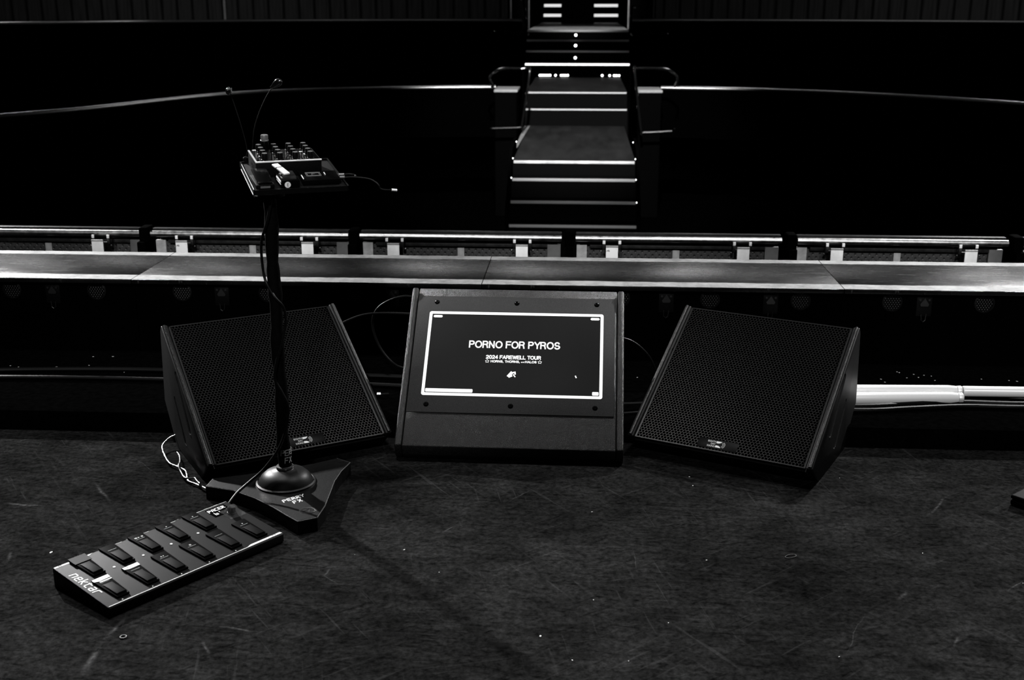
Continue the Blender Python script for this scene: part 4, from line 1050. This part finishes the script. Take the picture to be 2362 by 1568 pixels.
# handrail frames
def rails(pts_list, name, label, group, rad=.018):
    b0_ = pts_list[0][0]; t = empty(name, b0_, 0, label, 'railing', group); B = Vector(b0_)
    for pts in pts_list: MB().tube([tuple(Vector(p) - B) for p in smooth_path(pts, 5)], rad, 10).build('rail', M['railblack'], t, smooth=True)
    return t
M['railblack'] = base_mat('glossy_black_rail', .003, .14, 0, .8)
rails([[(-1.17, 15.35, -.10), (-.80, 15.35, -.085), (-.785, 15.35, -.06), (-.69, 15.45, .60), (-.72, 15.5, .655), (-.80, 15.5, .65)],
       [(-1.17, 15.45, .46), (-1.21, 15.45, .53), (-1.16, 15.45, .60), (-1.05, 15.5, .65), (-.80, 15.5, .655)], [(-1.17, 15.45, .46), (-1.165, 15.45, .41)]],
      'handrail_frame', 'glossy black tube handrail frame left of the stairs', 'handrail frames beside the stairs')
rails([[(1.16, 15.35, -.12), (.80, 15.35, -.14), (.765, 15.35, -.11), (.665, 15.45, .62), (.69, 15.5, .66), (.78, 15.5, .665)],
       [(1.19, 15.45, .44), (1.215, 15.45, .53), (1.17, 15.45, .60), (1.05, 15.5, .655), (.78, 15.5, .665)]],
      'handrail_frame', 'glossy black tube handrail frame right of the stairs', 'handrail frames beside the stairs')
rails([[(-1.02, 19.7, 1.52), (-.98, 19.7, 1.48), (-.93, 19.7, 1.00), (-.90, 19.7, .99)], [(-1.42, 19.7, 1.02), (-.93, 19.7, 1.0)]], 'handrail_frame', 'small black handrail at the upper parapet left of the stairs', 'small upper handrails')
rails([[(.83, 19.7, 1.40), (.77, 19.7, 1.38), (.775, 19.7, 1.00), (.82, 19.7, .98)], [(1.35, 19.7, .99), (.82, 19.7, .98)]], 'handrail_frame', 'small black handrail at the upper parapet right of the stairs', 'small upper handrails')
# door jambs at the head of the stairs
def jamb(x, w_, label):
    t = empty('door_post', (x, 21.4, 1.02), 0, label, 'post', 'dark posts at the head of the stairs')
    MB().box(-w_ / 2, w_ / 2, 0, .3, 0, 1.8).build('post', M['postdark'], t)
    MB().box(-w_ / 2 - .022, -w_ / 2, -.01, .02, 0, 1.8).build('painted_edge_light', M['postpale'], t)  # pale strips paint the light along the post edges
    MB().box(w_ / 2, w_ / 2 + .020, -.01, .02, 0, 1.8).build('painted_edge_light', M['postgrey'], t)
jamb(-1.13, .30, 'dark post with lit edges painted pale at the head of the stairs, left side')
jamb(1.00, .42, 'dark post with lit edges painted pale at the head of the stairs, right side')
# step lights
def dot(p, r, label, group, mat='led', cat='light'):
    o = empty('step_light', p, 0, label, cat, group)
    MB().lathe([(r * 1.25, .0), (r * 1.25, .008), (r * 1.02, .012)], 14, Matrix.Rotation(PI / 2, 4, 'X')).build('housing', M['softblack'], o)
    MB().lathe([(r, .0), (r * .8, .008), (r * .3, .012)], 14, Matrix.Translation((0, -.012, 0)) @ Matrix.Rotation(PI / 2, 4, 'X')).build('lens', M[mat], o)
for i, (y, z, zz) in enumerate(((20.285, .575, 0), (20.565, .765, 0), (20.845, .93, 0))):
    dot((-.135, y, z), .021, 'small round light on a riser in the middle of the upper flight', 'riser lights of the upper flight')
xs = [-.70, -.67, -.635, -.60, -.565, -.53, -.44, -.345, -.31, -.275, -.235, .34, .465, .54, .58, .62]
for x in xs:
    dot((x * 1.0 - .02, 20.035, .300), .016, 'round footlight in the row below the glowing step', 'row of footlights below the glowing step', 'ledhi')

for (x, y, z, s) in ((-.741, 13.3, -.03, 'left'), (.577, 13.3, -.03, 'right'), (-.741, 12.62, -.130, 'left'), (.577, 12.62, -.130, 'right'), (-.741, 12.34, -.300, 'left'), (.577, 12.34, -.31, 'right'), (.577, 12.06, -.505, 'right')):
    dot((x, y, z), .007, 'tiny bright light on the %s side of the lower stairs' % s, 'tiny lights on the %s side of the lower stairs' % s)
# bright bolts of the handrails
for (x, y, z) in ((-1.19, 15.33, -.10), (-1.18, 15.42, .43), (-1.21, 15.42, .455), (1.22, 15.42, .45), (1.18, 15.42, .44), (1.19, 15.33, -.09), (-1.44, 19.68, 1.02), (1.36, 19.68, .99)):
    o = MB().lathe([(.012, 0), (.014, .006), (.006, .012)], 10, Matrix.Rotation(PI / 2, 4, 'X')).build('bolt', M['chrome'], smooth=True); o.location = (x, y, z)
    best = min([q for q in bpy.data.objects if q.name.startswith('handrail_frame')], key=lambda q: (q.location - o.location).length)
    o.parent = best; o.location = Vector((x, y, z)) - best.location
# pale taped strip down the left side of the first landing
o = MB().prism([(-.79, 13.8), (-.765, 13.45), (-.72, 16.3), (-.79, 16.3)], -.1615, -.1585, 'z').build('tape_strip', M['tape']); tag(o, 'pale tape strip along the left edge of the first landing', 'tape')

# ------------------------------------------------------------------ small litter on the floor
random.seed(11)
def scrap(x, y, z, s, rz, name='paper_scrap', lab='tiny pale paper scrap on the stage floor', grp='paper scraps on the stage floor', n=5):
    P = [(s * random.uniform(.6, 1.1) * math.cos(2 * PI * k / n) * 1.7, s * random.uniform(.6, 1.1) * math.sin(2 * PI * k / n)) for k in range(n)]
    o = MB().prism(P, 0, .0012, 'z').build(name, M['scrap']); o.location = (x, y, z); o.rotation_euler = (0, 0, rz); tag(o, lab, 'scrap', grp)

for (x, y, k) in ((-1.481, 2.924, 1.6), (-.485, 3.0, 1.), (-.082, 2.553, 1.2), (-.002, 2.448, .7), (.37, 3.581, .8), (.375, 3.509, 1.), (.367, 2.986, .7), (.981, 3.065, .6), (.049, 3.287, .7), (.237, 2.635, .5),
                  (.632, 2.501, .6), (-.37, 2.87, .5), (.05, 2.741, .6), (.131, 2.452, .5), (-.62, 2.96, .4), (.86, 3.6, .4), (1.2, 2.9, .4)):
    scrap(x, y, 0, .0027 * k, random.uniform(0, 3))
for (x, y) in ((-2.304, 4.4), (-2.263, 4.385), (-2.11, 4.394), (-1.988, 4.424), (-2.019, 4.543), (-1.914, 4.394), (-1.938, 4.55), (-1.81, 4.342), (1.273, 4.531), (1.279, 4.52), (1.186, 4.431), (1.192, 4.394), (1.292, 4.454),
               (1.33, 4.501), (1.339, 4.462), (1.368, 4.492), (1.394, 4.482), (1.392, 4.427), (1.579, 4.455), (1.681, 4.444), (1.709, 4.435), (.233, 4.397)):
    scrap(x, y, ZL, .0028, random.uniform(0, 3), lab='tiny pale debris on the black ledge before the platforms', grp='debris on the black ledge')
o = MB().tube([(.0075 * math.cos(a), .0075 * math.sin(a), .002) for a in [2 * PI * k / 14 for k in range(15)]], .0018, 6).build('washer', M['darksteel'], smooth=True)
o.location = (-1.103, 2.486, 0); tag(o, 'small loose metal washer on the floor in front of the foot controller', 'washer')
o = MB().tube([(.018 * math.cos(a), .009 * math.sin(a), .002) for a in [2 * PI * k / 14 for k in range(15)]], .0011, 6).build('wire_loop', M['darksteel'], smooth=True)
o.location = (.605, 3.021, 0); o.rotation_euler = (0, 0, .5); tag(o, 'tiny bent wire loop on the floor in front of the right monitor', 'wire')
# dark corner at the right edge, identity unknown, built as a flat block
t = empty('black_block', (1.665, 3.31, 0), R(43), 'flat black block whose corner pokes in at the right edge of the floor', 'case')
MB().box(-.165, .30, -.145, .30, 0, .02).build('body', M['black'], t, bevel=.008, seg=3)
MB().box(-.165, .30, -.145, .30, .0215, .035).build('upper_slab', M['black'], t, bevel=.006, seg=3)

# ------------------------------------------------------------------ lights
def spot(name, loc, target, energy, size, radius, blend=.6):
    ld = bpy.data.lights.new(name, 'SPOT'); ld.energy = energy; ld.spot_size = R(size); ld.spot_blend = blend; ld.shadow_soft_size = radius
    o = bpy.data.objects.new(name, ld); C.objects.link(o); o.location = loc
    o.rotation_euler = (Vector(target) - Vector(loc)).to_track_quat('-Z', 'Y').to_euler(); return o
def point(name, loc, energy, radius):
    ld = bpy.data.lights.new(name, 'POINT'); ld.energy = energy; ld.shadow_soft_size = radius
    o = bpy.data.objects.new(name, ld); C.objects.link(o); o.location = loc; return o
spot('house_spot_left', (-7.6, 11.1, 5.6), (-2.6, 2.6, 0), 16000, 36, .10, 1.)
spot('house_spot_right', (6.2, 12.9, 7.2), (2.5, 2.9, 0), 15000, 36, .10, 1.)
spot('truss_spot', (-2.0, 4.2, 6.5), (-1.0, 3.6, .2), 750, 50, .3, 1.)
spot('truss_spot', (1.6, 4.2, 6.5), (.4, 3.9, .2), 700, 50, .3, 1.)
for x_ in (-2.6, -.9, .8, 2.5): spot('wash_spot', (x_ * .8, -2.2, 4.6), (x_, 5.45, .42), 1300, 22, .12, .6)
LAMPS = ((-8.6, 30), (-6.45, 26), (-4.7, 14), (-1.75, 40), (-.3, 12), (1.85, 55), (3.4, 10), (6.0, 50), (7.8, 20))
for (px, e) in LAMPS:
    ld = bpy.data.lights.new('house_lamp', 'AREA'); ld.shape = 'RECTANGLE'; ld.size = .30; ld.size_y = 2.0; ld.energy = e * .42
    o = bpy.data.objects.new('house_lamp', ld); C.objects.link(o); o.location = (px, 18.0, 3.5)
    o.rotation_euler = (Vector((px * .3, 4.8, .4)) - Vector((px, 18, 3.5))).to_track_quat('-Z', 'Y').to_euler()
spot('aisle_spot', (-.1, 3.5, 8.0), (-.1, 15.0, 0), 14500, 20, .15, .6)
spot('aisle_spot', (-.1, 15, 8.5), (-.1, 22.5, .8), 7000, 15, .15, .6)

for x_ in (-9, -5, 5, 9): spot('board_fill', (x_, 14, 8), (x_, 22.4, 1.6), 420, 60, .3, 1.)  # added fill lamps without a seen source, lifting the back boards
